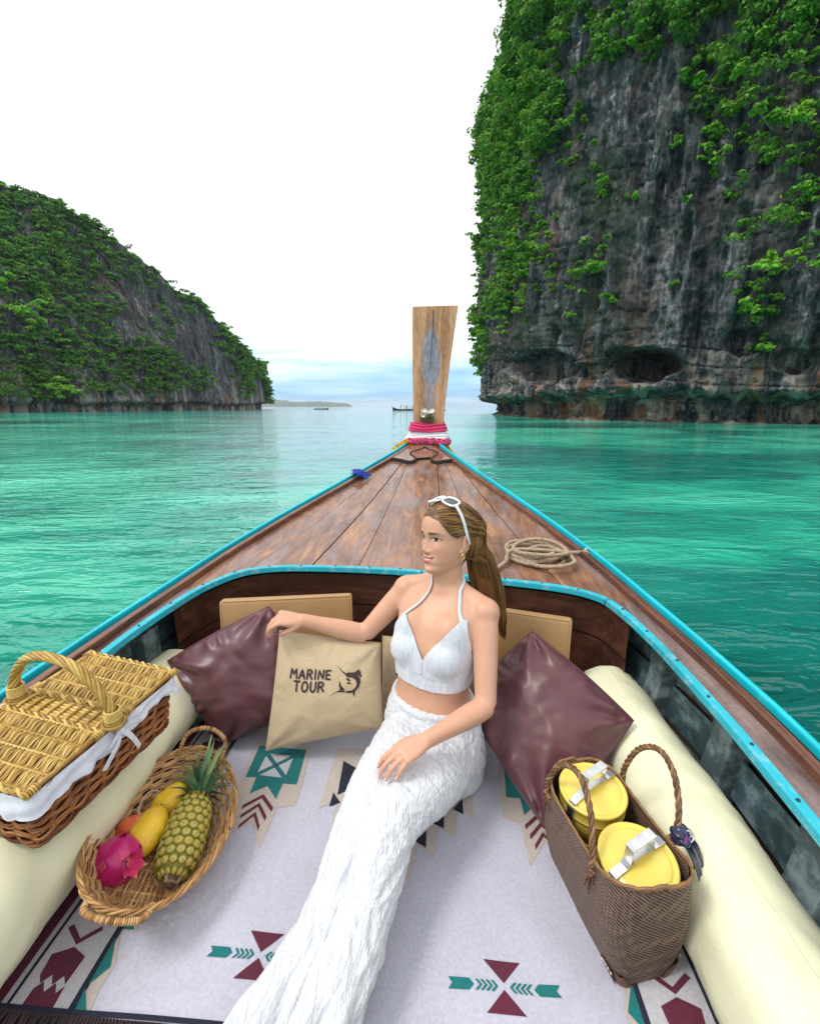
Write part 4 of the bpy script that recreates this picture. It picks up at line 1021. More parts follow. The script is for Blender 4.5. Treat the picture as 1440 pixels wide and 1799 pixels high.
def rrect(hx, hy, r, n):
    "closed rounded rectangle, n points per side, counter-clockwise, as (x, y, nx, ny)"
    P = []
    for cx, cy, a0 in ((hx - r, hy - r, 0), (-hx + r, hy - r, 90), (-hx + r, -hy + r, 180), (hx - r, -hy + r, 270)):
        for k in range(7): a = R(a0 + 90 * k / 6); P.append((cx + r * math.cos(a), cy + r * math.sin(a), math.cos(a), math.sin(a)))
    P.append(P[0]); s = [0]
    for i in range(1, len(P)): s.append(s[-1] + math.hypot(P[i][0] - P[i - 1][0], P[i][1] - P[i - 1][1]))
    q = np.linspace(0, s[-1], n, endpoint=False); A = np.array(P); return np.stack([np.interp(q, s, A[:, k]) for k in range(4)], -1), s[-1]

def picnic_basket():
    W, L, Hh = .262, .392, .148
    ax = Vector((math.sin(R(12)), math.cos(R(12)), 0)); pe = Vector((-math.cos(R(12)), math.sin(R(12)), 0))
    near = Vector((-.748, .742, .283)); cen = near + ax * L / 2 + pe * W / 2
    t = empty('picnic_basket', cen, (R(2.0), R(5), -R(12))); tag(t, 'rectangular wicker picnic basket with two lids, white liner and arched handle', 'basket')
    # woven sides
    m = MB(); q = random.Random(8); lev = 23; ns = 30
    for k in range(lev):
        f = k / (lev - 1); z = .006 + f * (Hh - .012); sc = .93 + .07 * f
        A, per = rrect(W / 2 * sc, L / 2 * (.95 + .05 * f), .02, ns * 8)
        path = []
        for i, (x, y, nx, ny) in enumerate(A):
            ph = PI * i * ns / len(A) + PI * ((k // 2) % 2); o_ = .0042 * math.sin(ph)
            path.append((x + nx * o_, y + ny * o_, z + .0022 * math.sin(ph * 2 + k) + q.uniform(-.0004, .0004)))
        m.tube(path, .0029, 5, closed=True)
    for i in range(ns):                                     # upright stakes
        A0, _ = rrect(W / 2 * .93 - .001, L / 2 * .95 - .001, .02, ns); A1, _ = rrect(W / 2 - .001, L / 2 - .001, .02, ns)
        m.tube([(A0[i][0], A0[i][1], .0), (A1[i][0], A1[i][1], Hh)], .0036, 5)
    o = m.build('woven_side', M_wick_red, t); tag(o, kind='stuff')
    A, _ = rrect(W / 2 * .93, L / 2 * .95, .02, 120); b = MB()
    for s in (0, PI / 2, PI): b.tube([(x + nx * .004 * math.cos(i * .55 + s * 2), y + ny * .004 * math.cos(i * .55 + s * 2), .006 + .004 * math.sin(i * .55 + s * 2)) for i, (x, y, nx, ny) in enumerate(A)], .0042, 5, closed=True)
    b.build('foot_braid', M_wick_red, t)
    MB().box((0, 0, Hh * .45), (W * .90, L * .92, Hh * .82)).build('inner_box', M_wick_dark, t)  # dark filler box, its colour standing in for the shade inside
    A, _ = rrect(W / 2 + .001, L / 2 + .001, .02, 160); b = MB()
    for s in (0, 2 * PI / 3, 4 * PI / 3): b.tube([(x + nx * .004 * math.cos(i * .5 + s), y + ny * .004 * math.cos(i * .5 + s), Hh + .004 * math.sin(i * .5 + s)) for i, (x, y, nx, ny) in enumerate(A)], .004, 5, closed=True)
    b.build('rim_braid', M_wick_red, t)
    # two lids and the fixed bar between them
    for sd_ in (-1, 1):
        y0, y1 = (.030, L / 2 + .010) if sd_ > 0 else (-L / 2 - .010, -.030)
        lid = MB(); n = 50; ll = y1 - y0
        for i in range(n):
            x = -W / 2 - .004 + (W + .008) * (i + .5) / n + q.uniform(-.0006, .0006); path = []
            for j in range(41):
                u = j / 40; y = y0 + ll * u
                path.append((x + .0012 * math.sin(u * 25 + i), y, Hh + .0125 + .0042 * math.cos(u * 2 * PI * 4.5 + (.25 if i % 2 else -.25)) + q.uniform(-.0003, .0003)))
            lid.tube(path, .0024, 5)
        lo = lid.build('lid', M_wick_gold, t); tag(lo, kind='stuff')
        fr = MB()
        for u in np.linspace(.055, .945, 5):
            y = y0 + ll * u; fr.tube([(-W / 2 - .006, y, Hh + .0125), (W / 2 + .006, y, Hh + .0125)], .0042, 6)
        for sx in (-1, 1): fr.tube([(sx * (W / 2 + .004), y0, Hh + .0125), (sx * (W / 2 + .004), y1, Hh + .0125)], .0050, 6)
        for yy in (y0 + .003, y1 - .003):
            for s in (0, PI): fr.tube([(-W / 2 - .004 + (W + .008) * k / 60, yy + .004 * math.cos(k * .7 + s), Hh + .0135 + .004 * math.sin(k * .7 + s)) for k in range(61)], .0036, 5)
        for sx in (-1, 1):                                  # wrapped corner bindings
            for yy in (y0 + .012, y1 - .012):
                for w in range(5): fr.tube([(sx * (W / 2 + .004) + .0075 * math.cos(a), yy + (w - 2) * .0055, Hh + .0125 + .0075 * math.sin(a)) for a in np.linspace(0, 2 * PI, 12, endpoint=False)], .0024, 5, closed=True)
        fr.build('lid_frame', M_wick_gold, lo)
    bar = MB()
    for i in range(7): bar.tube([(-W / 2, -.026 + i * .0085, Hh + .009), (W / 2, -.026 + i * .0085, Hh + .009)], .0042, 6)
    for i in range(9):
        x = -W / 2 + .02 + i * (W - .04) / 8
        bar.tube([(x, -.030, Hh + .008), (x, -.017, Hh + .0155), (x, 0, Hh + .0155), (x, .017, Hh + .0155), (x, .029, Hh + .008)], .0038, 5)
    bar.build('centre_bar', M_wick_gold, t)
    # arched handle of twisted canes
    hb = MB(); hp = crv([(-W / 2 - .006, 0, Hh - .01), (-W / 2 - .010, 0, Hh + .055), (-W / 2 + .022, 0, Hh + .118), (-.055, 0, Hh + .150), (.03, 0, Hh + .146), (W / 2 - .045, 0, Hh + .112), (W / 2 - .004, 0, Hh + .055), (W / 2 + .006, 0, Hh - .01)], 14)
    nrm = Vector((0, 1, 0))
    for s in range(7):
        path = []
        for i, p in enumerate(hp):
            tg = (hp[min(i + 1, len(hp) - 1)] - hp[max(i - 1, 0)]).normalized(); bn = tg.cross(nrm)
            a = i * .24 + s * 2 * PI / 7; path.append(p + (nrm * math.cos(a) * 1.25 + bn * math.sin(a)) * .0070)
        hb.tube(path, .0042, 6)
    hb.build('handle', M_wick_gold, t)
    for sx in (-1, 1):
        wr = MB(); px = hp[5] if sx < 0 else hp[-6]
        for w in range(7): wr.tube([(px.x + .0145 * math.cos(a), .0165 * math.sin(a), Hh + .016 + w * .0052) for a in np.linspace(0, 2 * PI, 16, endpoint=False)], .0032, 5, closed=True)
        wr.tube([(px.x + .022 * math.cos(a), .024 * math.sin(a), Hh + .012) for a in np.linspace(0, 2 * PI, 20, endpoint=False)], .0052, 6, closed=True)
        wr.build('handle_binding', M_wick_gold, t)
    # white liner folded over the rim, ruffled, with a scalloped hem
    N = 420; A, per = rrect(W / 2 + .0075, L / 2 + .0075, .024, N); rows = 14; V = []
    for i, (x, y, nx, ny) in enumerate(A):
        s = i / N * per; hemz = .044 + .010 * math.sin(s * 9) + .007 * math.sin(s * 23 + 1) + .0022 * abs(math.sin(s * 150))
        for j in range(rows):
            f = j / (rows - 1); o_ = .001 + .008 * f ** .7 + f * (.0035 * math.sin(s * 62 + math.sin(s * 17) * 2) + .0030 * math.sin(s * 120)) + .0015 * math.sin(f * 9 + s * 30)
            V.append((x + nx * o_, y + ny * o_, Hh + .004 - hemz * f))
    link('liner', mesh_np('liner', V, grid_faces(N, rows, True, False)), M_liner, t)
    # ribbon bow at the near handle foot and a loop at the far one
    bx, bz_ = W / 2 + .022, Hh - .006
    def ribbon(pts, w, mats=M_liner):
        P = crv(pts, 8); V = []
        for i, p in enumerate(P):
            tg = (P[min(i + 1, len(P) - 1)] - P[max(i - 1, 0)]).normalized(); sd2 = tg.cross(Vector((1, 0, 0)));
            if sd2.length < .2: sd2 = tg.cross(Vector((0, 0, 1)))
            sd2.normalize(); V += [p - sd2 * w / 2, p + Vector((.002, 0, 0)), p + sd2 * w / 2]
        return mesh_np('ribbon_tail', V, grid_faces(len(P), 3))
    bow = MB(); bow.ellip((bx, 0, bz_), (.009, .011, .010), 12, 8); bo = bow.build('bow', M_liner, t)
    link('ribbon_tail', ribbon([(bx, .002, bz_), (bx + .010, .014, bz_ - .022), (bx + .012, .026, bz_ - .050), (bx + .010, .036, bz_ - .075)], .012), M_liner, bo)
    link('ribbon_tail', ribbon([(bx, -.002, bz_), (bx + .012, -.022, bz_ - .014), (bx + .014, -.045, bz_ - .030), (bx + .010, -.062, bz_ - .052)], .015), M_liner, bo)
    link('ribbon_loop', ribbon([(bx, .0, bz_), (bx + .012, .020, bz_ + .010), (bx + .012, .040, bz_ - .002), (bx + .006, .022, bz_ - .010), (bx, .002, bz_ - .002)], .013), M_liner, bo)
    link('ribbon_loop', ribbon([(bx, .0, bz_), (bx + .012, -.022, bz_ + .006), (bx + .012, -.042, bz_ - .008), (bx + .006, -.022, bz_ - .012), (bx, -.002, bz_ - .002)], .013), M_liner, bo)
    b2 = MB(); b2.ellip((-bx + .004, -.02, Hh + .004), (.010, .024, .010), 12, 8); b2.ellip((-bx + .004, .022, Hh + .002), (.009, .018, .009), 12, 8); b2.build('bow', M_liner, t)
picnic_basket()

# ------------------------------------------------------------------ fruit basket and fruit
FB_C = Vector((-.640, .950, .044)); FB_R = (R(-2), R(15), R(3))
def fruit_basket():
    a, b, Hh = .156, .238, .080
    t = empty('fruit_basket', FB_C, FB_R); tag(t, 'oval pale rattan tray holding fruit, tilted on the bolster', 'basket')
    q = random.Random(4); m = MB(); ns = 34; lev = 25
    for k in range(lev):
        f = k / (lev - 1); fl = .66 + .34 * f ** .75; z = .004 + Hh * f; n = 260; path = []
        for i in range(n):
            an = 2 * PI * i / n; ph = an * ns / 2 + PI * ((k // 3) % 2); o_ = .0045 * math.tanh(2.2 * math.sin(ph))
            end = .014 * f * abs(math.sin(an)) ** 6
            path.append(((a * fl + o_) * math.cos(an), (b * fl + o_) * math.sin(an), z + end + q.uniform(-.0003, .0003)))
        m.tube(path, .0029, 5, closed=True)
    for i in range(ns):
        an = 2 * PI * i / ns
        m.tube([(a * (.66 + .34 * f ** .75) * math.cos(an), b * (.66 + .34 * f ** .75) * math.sin(an), .004 + Hh * f) for f in (0, .3, .65, 1)], .0028, 5)
    o = m.build('woven_wall', M_wick_pale, t); tag(o, kind='stuff')
    fl = MB()
    for i in range(-16, 17):
        x = i * .0055; hy = b * .67 * math.sqrt(max(0, 1 - (x / (a * .68)) ** 2))
        if hy > .02: fl.tube([(x, -hy + 2 * hy * j / 30, .004 + .0025 * math.sin(j * 1.05 + (PI if i % 2 else 0))) for j in range(31)], .0027, 5)
    for j in range(-8, 9):
        y = j * .0175; hx = a * .66 * math.sqrt(max(0, 1 - (y / (b * .67)) ** 2)); fl.tube([(-hx, y, .004), (hx, y, .004)], .0026, 5)
    o = fl.build('woven_floor', M_wick_pale, t); tag(o, kind='stuff')
    rim = MB()
    for s in range(3):
        rim.tube([((a + .0035 * math.cos(i * .42 + s * 2.094)) * math.cos(2 * PI * i / 240), (b + .0035 * math.cos(i * .42 + s * 2.094)) * math.sin(2 * PI * i / 240), Hh + .006 + .014 * abs(math.sin(2 * PI * i / 240)) ** 6 + .004 * math.sin(i * .42 + s * 2.094)) for i in range(240)], .0034, 6, closed=True)
    rim.build('rim', M_wick_pale, t)
    for sy, hh, out in ((1, .062, .012), (-1, .012, .020)):           # end handles; the near one lies flat
        pts = crv([(-.062, sy * (b - .030), Hh + .008), (-.058, sy * (b - .006 + out * .5), Hh + .010 + hh * .7), (-.022, sy * (b + out), Hh + .014 + hh), (.022, sy * (b + out), Hh + .014 + hh), (.058, sy * (b - .006 + out * .5), Hh + .010 + hh * .7), (.062, sy * (b - .030), Hh + .008)], 9)
        h = MB(); h.tube(pts, .0042, 8); 
        for i, p in enumerate(pts):
            tg = (pts[min(i + 1, len(pts) - 1)] - pts[max(i - 1, 0)]).normalized(); u = tg.orthogonal().normalized(); w = tg.cross(u)
            h.tube([p + (u * math.cos(x) + w * math.sin(x)) * .0050 for x in np.linspace(0, 2 * PI, 9, endpoint=False)], .0026, 4, closed=True)
        h.build('handle', M_wick_pale, t)
    r = MB(); rp = Matrix.Rotation(R(50), 3, 'Y') @ Matrix.Rotation(R(12), 3, 'X')
    r.tube([rp @ Vector((.034 * math.cos(x), .040 * math.sin(x), 0)) + Vector((-.062, .055, .055)) for x in np.linspace(0, 2 * PI, 26, endpoint=False)], .0026, 6, closed=True)
    r.build('ring', simple('pale plaited ring', (.40, .28, .25), .6, .2, 60), t)
fruit_basket()
MFB = Matrix.Translation(FB_C) @ Matrix.Rotation(FB_R[2], 4, 'Z') @ Matrix.Rotation(FB_R[1], 4, 'Y') @ Matrix.Rotation(FB_R[0], 4, 'X')

def fruit_skin(name, cols, scale=6, rough=.4, speck=None, coat=.15, axis=2, grad=None):
    t = NT(name); n = t.noise(scale, 4); c = t.ramp(n, cols)
    if speck:
        c = t.mix(t.ramp(t.noise(130, 3, .7), ((.62, 0.0), (.70, .7))), c, speck)
    if grad:
        z = t.sep()[axis]; c = t.mix(t.ramp(t.math('MULTIPLY_ADD', z, grad[0], grad[1]), ((.3, 0.0), (.8, 1.0))), c, grad[2])
    t.set(color=c, rough=rough, coat=coat, coatr=.2, sss=.08, ssss=.01); t.bump(t.noise(60, 3), .08, .001); return t.m
def blob(fn, seg=40, ring=28):
    "closed surface from radius function fn(direction) -> point"
    V = []
    for i in range(ring + 1):
        th = PI * i / ring
        for k in range(seg):
            an = 2 * PI * k / seg; V.append(fn(Vector((math.sin(th) * math.cos(an), math.sin(th) * math.sin(an), math.cos(th)))))
    return mesh_np('blob', V, grid_faces(ring + 1, seg, False, True)[:, ::-1])
def mango(label, loc, rot, L, w, sd_):
    def fn(d):
        p = Vector((d.x * w, d.y * w * .88, d.z * L)); k = d.z; p.x += .006 * (1 - k * k) * (1 if k > 0 else .4) + (.008 * k * k if k < 0 else 0); p *= 1 + .02 * mnoise.noise(d * 1.6 + Vector((sd_, 0, 0))); return p
    t = empty('mango', loc, rot); tag(t, label, 'mango', 'mangoes'); me = blob(fn)
    link('skin', me, fruit_skin('ripe mango skin', ((.3, (.70, .40, .015)), (.7, (.86, .58, .03))), 14, .45, (.35, .16, .02)), t)
    s = MB(); s.lathe([(.0, .004), (.003, .004), (.0045, 0), (.004, -.004)], 8, None, (0.0, 0, L)); s.build('stem_scar', M_bark, t)
mango('long yellow mango lying beside the pineapple', atz(258, 1460, .098), (R(-72), R(6), R(-6)), .060, .041, 1)
mango('round yellow mango behind the long mango', atz(296, 1408, .095), (R(-60), R(30), R(-28)), .054, .038, 4)
def apple():
    def fn(d):
        r = .041 * (1 + .06 * math.cos(5 * math.atan2(d.y, d.x)) * (1 - d.z) * .12); z = d.z; top = math.exp(-((1 - z) / .10)) * .010 - math.exp(-((1 + z) / .10)) * -.006
        return Vector((d.x * r, d.y * r, d.z * .037 - (top if z > 0 else -.4 * top)))
    t = empty('apple', atz(236, 1455, .086), (R(-38), R(-20), 0)); tag(t, 'red orange apple between the dragon fruit and the mango', 'apple')
    link('skin', blob(fn, 44, 40), fruit_skin('red apple skin', ((.3, (.55, .055, .025)), (.55, (.66, .12, .04)), (.75, (.72, .27, .09))), 30, .35, (.80, .45, .20)), t)
    s = MB(); s.tube([(0, 0, .024), (.003, 0, .038), (.006, .002, .046)], [.0018, .0014, .002], 6); s.build('stem', M_bark, t)
apple()
def dragon_fruit():
    t = empty('dragon_fruit', atz(206, 1513, .085), (R(58), R(38), R(40))); t.scale = (1.12,) * 3; tag(t, 'magenta dragon fruit at the near end of the oval basket', 'dragon fruit')
    m_ = fruit_skin('magenta pitaya skin', ((.3, (.42, .004, .11)), (.7, (.66, .02, .22))), 9, .38)
    link('skin', blob(lambda d: Vector((d.x * .048, d.y * .048, d.z * .054)) * (1 + .03 * mnoise.noise(d * 2))), m_, t)
    lm = fruit_skin('pitaya scale', ((.3, (.62, .03, .16)), (.7, (.70, .10, .18))), 20, .45, None, .1, 1, (38, -.95, (.45, .48, .10)))
    V = []; n = 8
    for i in range(n):                                        # one scale: a curved pointed leaf hugging the skin
        u = i / (n - 1); w = .017 * math.sin(PI * min(1, (u * .92 + .12))) * (1 - u * .35); lift = .0012 + .006 * max(0, u - .55) ** 1.3
        for s in (-1, -.5, 0, .5, 1): V.append((s * w, u * .046, lift - .006 * s * s * (1 - u)))
    me = mesh_np('scale', V, grid_faces(n, 5)); me.materials.append(lm)
    q = random.Random(2)
    for i in range(12):
        z = 1 - 2 * (i + .5) / 12; an = i * 2.4; r = math.sqrt(1 - z * z); d = Vector((r * math.cos(an), r * math.sin(an), z)); p = Vector((d.x * .0475, d.y * .0475, d.z * .0535))
        up = Vector((0, 0, 1)); y = (up - d * d.z); y = y.normalized() if y.length > .05 else Vector((1, 0, 0)); x = y.cross(d)
        o = link('scale', me, None, t); o.matrix_local = Matrix.Translation(p) @ Matrix((x, y, d)).transposed().to_4x4() @ Matrix.Scale(q.uniform(.5, .75), 4)
    for i in range(6):
        an = i * 1.05; o = link('scale', me, None, t); d = Vector((math.cos(an) * .35, math.sin(an) * .35, 1)).normalized(); x = Vector((-math.sin(an), math.cos(an), 0)); y = d; n_ = x.cross(y)
        o.matrix_local = Matrix.Translation(Vector((math.cos(an) * .012, math.sin(an) * .012, .048))) @ Matrix((x, y, n_)).transposed().to_4x4() @ Matrix.Scale(.75, 4)
dragon_fruit()
def pineapple():
    A_ = atz(300, 1548, .058); B_ = atz(348, 1395, .112); ax = (B_ - A_); L = ax.length / 2; c = (A_ + B_) / 2
    M = ax.normalized().to_track_quat('Z', 'Y').to_matrix().to_4x4()
    t = empty('pineapple', c); t.matrix_world = Matrix.Translation(c) @ M; tag(t, 'ripe pineapple with spiky green crown in the oval basket', 'pineapple')
    rad = lambda z: .050 * (1 - abs(z / L) ** 3.2) ** .5 * (1 + .06 * (-z / L)) if abs(z) < L else 0
    body = NT('pineapple flesh between eyes'); body.set(color=(.20, .19, .03), rough=.6)
    link('body', blob(lambda d: (lambda z: Vector((math.cos(math.atan2(d.y, d.x)) * rad(z) * .97, math.sin(math.atan2(d.y, d.x)) * rad(z) * .97, z)))(d.z * L * .985)), body.m, t)
    em = NT('pineapple eye rind'); P = em.tc('Object'); rr = em.sep(P)
    rad2 = em.math('ADD', em.math('MULTIPLY', rr[0], rr[0]), em.math('MULTIPLY', rr[1], rr[1]))
    nn = em.noise(90, 3)
    col = em.ramp(em.math('MULTIPLY_ADD', nn, .00006, rad2), ((.0, (.34, .33, .10)), (.00005, (.46, .44, .10)), (.00011, (.24, .25, .035)), (.00019, (.10, .10, .02))))
    # ramp positions are far below 1: scale the squared radius up first
    sc_ = em.math('MULTIPLY', rad2, 5000.0); f_ = em.math('ADD', sc_, em.math('MULTIPLY_ADD', nn, .5, -.25))
    rnd = em.objrand(); col = em.ramp(f_, ((.02, (.42, .30, .14)), (.14, (.52, .46, .10)), (.50, (.30, .31, .04)), (.82, (.10, .095, .015))))
    col = em.mix(em.math('MULTIPLY', rnd, .55), col, (.50, .36, .05)); em.set(color=col, rough=.5, coat=.1); em.bump(em.noise(200, 3), .4, .001)
    V = [(0, .0015, .0058)]; F = []; n = 6
    for rr_, z in ((.0036, .0052), (.0098, .0044), (.0136, .0012), (.0146, -.004)):
        for k in range(n): a = PI / 6 + k * PI / 3; V.append((rr_ * math.cos(a) * 1.02, rr_ * math.sin(a) * .98, z))
    for k in range(n): F.append((0, 1 + k, 1 + (k + 1) % n))
    for l in range(3):
        for k in range(n): F.append((1 + l * n + k, 1 + (l + 1) * n + k, 1 + (l + 1) * n + (k + 1) % n, 1 + l * n + (k + 1) % n))
    V.append((0, -.002, .0125)); V.append((-.0022, .001, .007)); V.append((.0022, .001, .007)); F.append((len(V) - 3, len(V) - 2, len(V) - 1))     # papery bract
    me = MB().raw(V, F, True).mesh('eye'); me.materials.append(em.m)
    rows = 11
    for i in range(rows):
        z = -L * .90 + 1.80 * L * i / (rows - 1); r = rad(z); cnt = 13
        for k in range(cnt):
            an = 2 * PI * (k + .5 * (i % 2)) / cnt; d = Vector((math.cos(an), math.sin(an), 0)); dz = (rad(z + .002) - rad(z - .002)) / .004
            n_ = Vector((math.cos(an), math.sin(an), -max(-3, min(3, dz)))).normalized(); x = Vector((-math.sin(an), math.cos(an), 0)); y = n_.cross(x)
            if y.z < 0: y = -y; x = -x
            o = link('eye', me, None, t); s = max(.45, r / .057)
            o.matrix_local = Matrix.Translation((r * math.cos(an) * .97, r * math.sin(an) * .97, z)) @ Matrix((x, y, n_)).transposed().to_4x4() @ Matrix.Diagonal((s * 1.10, 1.0 * (2 * L * .9 / rows) / .0205 * .98, 1, 1))
    lm = NT('pineapple crown leaf'); q_ = lm.sep()[2]; lc = lm.ramp(lm.math('MULTIPLY_ADD', lm.noise(30, 3), .3, lm.math('MULTIPLY', lm.objrand(), .7)), ((.2, (.035, .10, .055)), (.5, (.09, .20, .10)), (.8, (.22, .36, .13))))
    lc = lm.mix(lm.ramp(lm.math('MULTIPLY', q_, 9.0), ((.45, 0.0), (1.0, .8))), lc, (.40, .50, .16)); lm.set(color=lc, rough=.45, coat=.1)
    q = random.Random(6)
    def leaf_mesh(L_, w, curl):
        V = []; n = 9
        for i in range(n):
            u = i / (n - 1); ww = w * (1 - u) ** .75 * (1 + .15 * math.sin(u * 3)); out = .25 * L_ * u + curl * L_ * u * u; zz = L_ * u * (1 - .25 * curl * u)
            for s in (-1, 0, 1): V.append((s * ww, out - abs(s) * -.25 * ww, zz))
        return mesh_np('crown_leaf', V, grid_faces(n, 3))
    metas = [leaf_mesh(.115, .0075, .05), leaf_mesh(.100, .008, .30), leaf_mesh(.075, .009, .60), leaf_mesh(.045, .008, .95)]
    for x in metas: x.materials.append(lm.m)
    for tier, (cnt, me, z, tilt) in enumerate(((7, metas[0], L + .030, 3), (11, metas[1], L + .018, 12), (13, metas[2], L + .008, 24), (14, metas[2], L + .0, 38), (14, metas[3], L - .008, 58))):
        for k in range(cnt):
            an = 2 * PI * (k + .5 * (tier % 2)) / cnt + q.uniform(-.15, .15); s = q.uniform(.8, 1.12)
            o = link('crown_leaf', me, None, t); o.matrix_local = Matrix.Translation((0, 0, z)) @ Matrix.Rotation(an, 4, 'Z') @ Matrix.Translation((0, .010, 0)) @ Matrix.Rotation(R(-tilt + q.uniform(-7, 7)), 4, 'X') @ Matrix.Scale(s, 4)
    s = MB(); s.lathe([(0, -.02), (.012, -.02), (.012, .035), (0, .05)], 10, None, (0, 0, L)); s.build('crown_core', lm.m, t)
    s = MB(); s.lathe([(.0, -.012), (.010, -.012), (.014, 0), (.02, .006)], 10, None, (0, 0, -L)); s.build('stalk', M_bark, t)
    for k in range(7):
        an = k * .9; V = []
        for i in range(5):
            u = i / 4
            for sd_ in (-1, 0, 1): V.append((sd_ * .009 * (1 - u * .7), .012 + .025 * u, -L - .002 - .012 * math.sin(u * 3)))
        o = link('dry_bract', mesh_np('dry_bract', V, grid_faces(5, 3)), simple('dry pineapple bract', (.42, .30, .20), .7, .2, 50), t); o.rotation_euler = (0, 0, an)
pineapple()

# ------------------------------------------------------------------ woven tote, tiffin carriers, scarf
def woven_bag():
    t_ = NT('brown woven seagrass'); P = t_.tc('Object')
    w1 = t_.wave(50, 1.2, 2, t_.map((1, 1, 1), (0, R(38), 0), src=P), 'X'); w2 = t_.wave(50, 1.2, 2, t_.map((1, 1, 1), (0, R(-38), 0), src=P), 'Z'); w3 = t_.wave(44, 1.5, 2, P, 'Y')
    hgt = t_.math('MAXIMUM', t_.math('MULTIPLY', w1, w3), w2); n = t_.noise(70, 4, .6)
    c = t_.ramp(t_.math('MULTIPLY_ADD', hgt, .55, t_.math('MULTIPLY', n, .5)), ((.25, (.035, .018, .012)), (.5, (.125, .072, .05)), (.8, (.27, .18, .135))))
    t_.set(color=c, rough=.6); n1 = t_.bump(hgt, .8, .004); t_.bump(n, .3, .002, n1); M_bag = t_.m
    M_bagrim = wicker('braided bag rim', (.10, .045, .015), (.20, .10, .04), (.30, .16, .07))
    base_c = Vector((.452, .835, .004)); t = empty('woven_tote_bag', base_c, (0, R(-2), R(10.5))); tag(t, 'brown woven tote bag with braided handles holding yellow tiffin carriers', 'bag')
    def ring(f, n=72, inset=0.0):
        z = .275 * f; hx = .060 + .030 * f ** .8 + .012 * math.sin(PI * f); hy = .150 + .006 * f + .006 * math.sin(PI * f)
        A, _ = rrect(hx - inset, hy - inset, min(.02 + .045 * f, hx - inset - .002), n); out = []
        for x, y, nx, ny in A:
            zz = z
            if f > .5: zz += (f - .5) * 2 * (.020 * (abs(y) / hy) ** 2 - .012 * (1 - (abs(y) / hy) ** 2)) + (.016 * (f - .5) if x < 0 else 0)
            out.append((x - .012 * f + .004 * mnoise.noise(Vector((x * 9, y * 9, z * 9))), y - .030 * f, zz))
        return out
    V = []; fs = list(np.linspace(0, 1, 24))
    for f in fs: V += ring(f)
    n = 72; me = mesh_np('bag_wall', V, grid_faces(24, n, False, True)); link('bag_wall', me, M_bag, t)
    V = []
    for f in fs: V += ring(f, 72, .004)
    link('inner_wall', mesh_np('inner_wall', V, grid_faces(24, n, False, True)[:, ::-1]), M_bag, t)
    b = MB().raw(ring(0), [tuple(range(n))]); b.build('bottom', M_bag, t)
    top = ring(1.0, 180); rim = MB()
    for s in (0, PI): rim.tube([(x, y, z + .0025 * math.sin(i * .6 + s)) for i, (x, y, z) in enumerate(top)], .0034, 5, closed=True)
    rim.build('rim', M_bagrim, t)
    # leather corner patches with white stitches
    M_lea = simple('brown leather', (.15, .045, .025), .45, .15, 30); M_st = simple('white thread', (.7, .66, .6), .8, .05, 30, 0)
    for sx in (-1, 1):
        V = []
        for i in range(9):
            a = PI / 2 * i / 8
            for r_ in (0, .5, 1.0):
                y = -.150 - .0015 + (.0 if True else 0); u = r_ * .052 * math.cos(a); z = r_ * .052 * math.sin(a); f = min(1, max(0, z / .275)); hx = .060 + .030 * f ** .8 + .012 * math.sin(PI * f)
                V.append((sx * (hx - .004 - u * .5) - .012 * f, -.1535 - .030 * f + (.010 if u < .006 else 0), z + .001))
        link('leather_corner', mesh_np('leather_corner', V, grid_faces(9, 3)), M_lea, t)
        V = []
        for i in range(9):
            a = PI / 2 * i / 8
            for r_ in (0, .5, 1.0):
                u = r_ * .055 * math.cos(a); z = r_ * .055 * math.sin(a); f = z / .275; hx = .060 + .030 * f ** .8 + .012 * math.sin(PI * f)
                V.append((sx * (hx + .0025) - .012 * f, -.148 + u - .030 * f + (.006 if u < .006 else 0), z + .001))
        lc = link('leather_corner', mesh_np('leather_corner', V, grid_faces(9, 3)), M_lea, t)
        st = MB()
        for i in range(1, 9):
            a = PI / 2 * (i - .5) / 8; u = .050 * math.cos(a); z = .050 * math.sin(a); f = z / .275; hx = .060 + .030 * f ** .8 + .012 * math.sin(PI * f)
            st.box((sx * (hx + .0035) - .012 * f, -.148 + u - .030 * f, z + .001), (.0016, .0035, .0035), M=Matrix.Rotation(a, 3, 'X'))
        st.build('stitching', M_st, lc)
    # braided handles, one each long side, standing up, knotted through the wall
    def braid(pts, nm):
        P = crv(pts, 16); h = MB(); L_ = len(P)
        for s in range(3):
            path = []
            for i, p in enumerate(P):
                tg = (P[min(i + 1, L_ - 1)] - P[max(i - 1, 0)]).normalized(); u = Vector((1, 0, 0)); u = (u - tg * u.dot(tg)).normalized(); w = tg.cross(u); a = i * .55 + s * 2.094
                path.append(p + (u * math.cos(a) + w * math.sin(a)) * .0036)
            h.tube(path, .0036, 6)
        q = random.Random(5)
        for e, dn in ((P[0], 1), (P[-1], 1)):
            for k in range(6): h.ellip(e + Vector((q.uniform(-.005, .005), q.uniform(-.006, .006), q.uniform(-.006, .008))), (.006, .006, .005), 8, 6)
            for k in range(5): h.tube([e, e + Vector((q.uniform(-.008, .004), q.uniform(-.008, .008), -.02)), e + Vector((q.uniform(-.010, .006), q.uniform(-.012, .012), -.040))], [.0024, .002, .0012], 5)
        h.build('braided_handle', M_bagrim, t)
    braid([(-.104, .085, .258), (-.106, .082, .300), (-.090, .055, .362), (-.080, .002, .385), (-.086, -.055, .350), (-.100, -.092, .285), (-.104, -.098, .252)], 'l')
    braid([(.083, .075, .262), (.086, .072, .310), (.100, .048, .375), (.118, .010, .400), (.124, -.032, .370), (.112, -.068, .300), (.086, -.080, .255)], 'r')
    return t
bag = woven_bag(); bpy.context.view_layer.update()

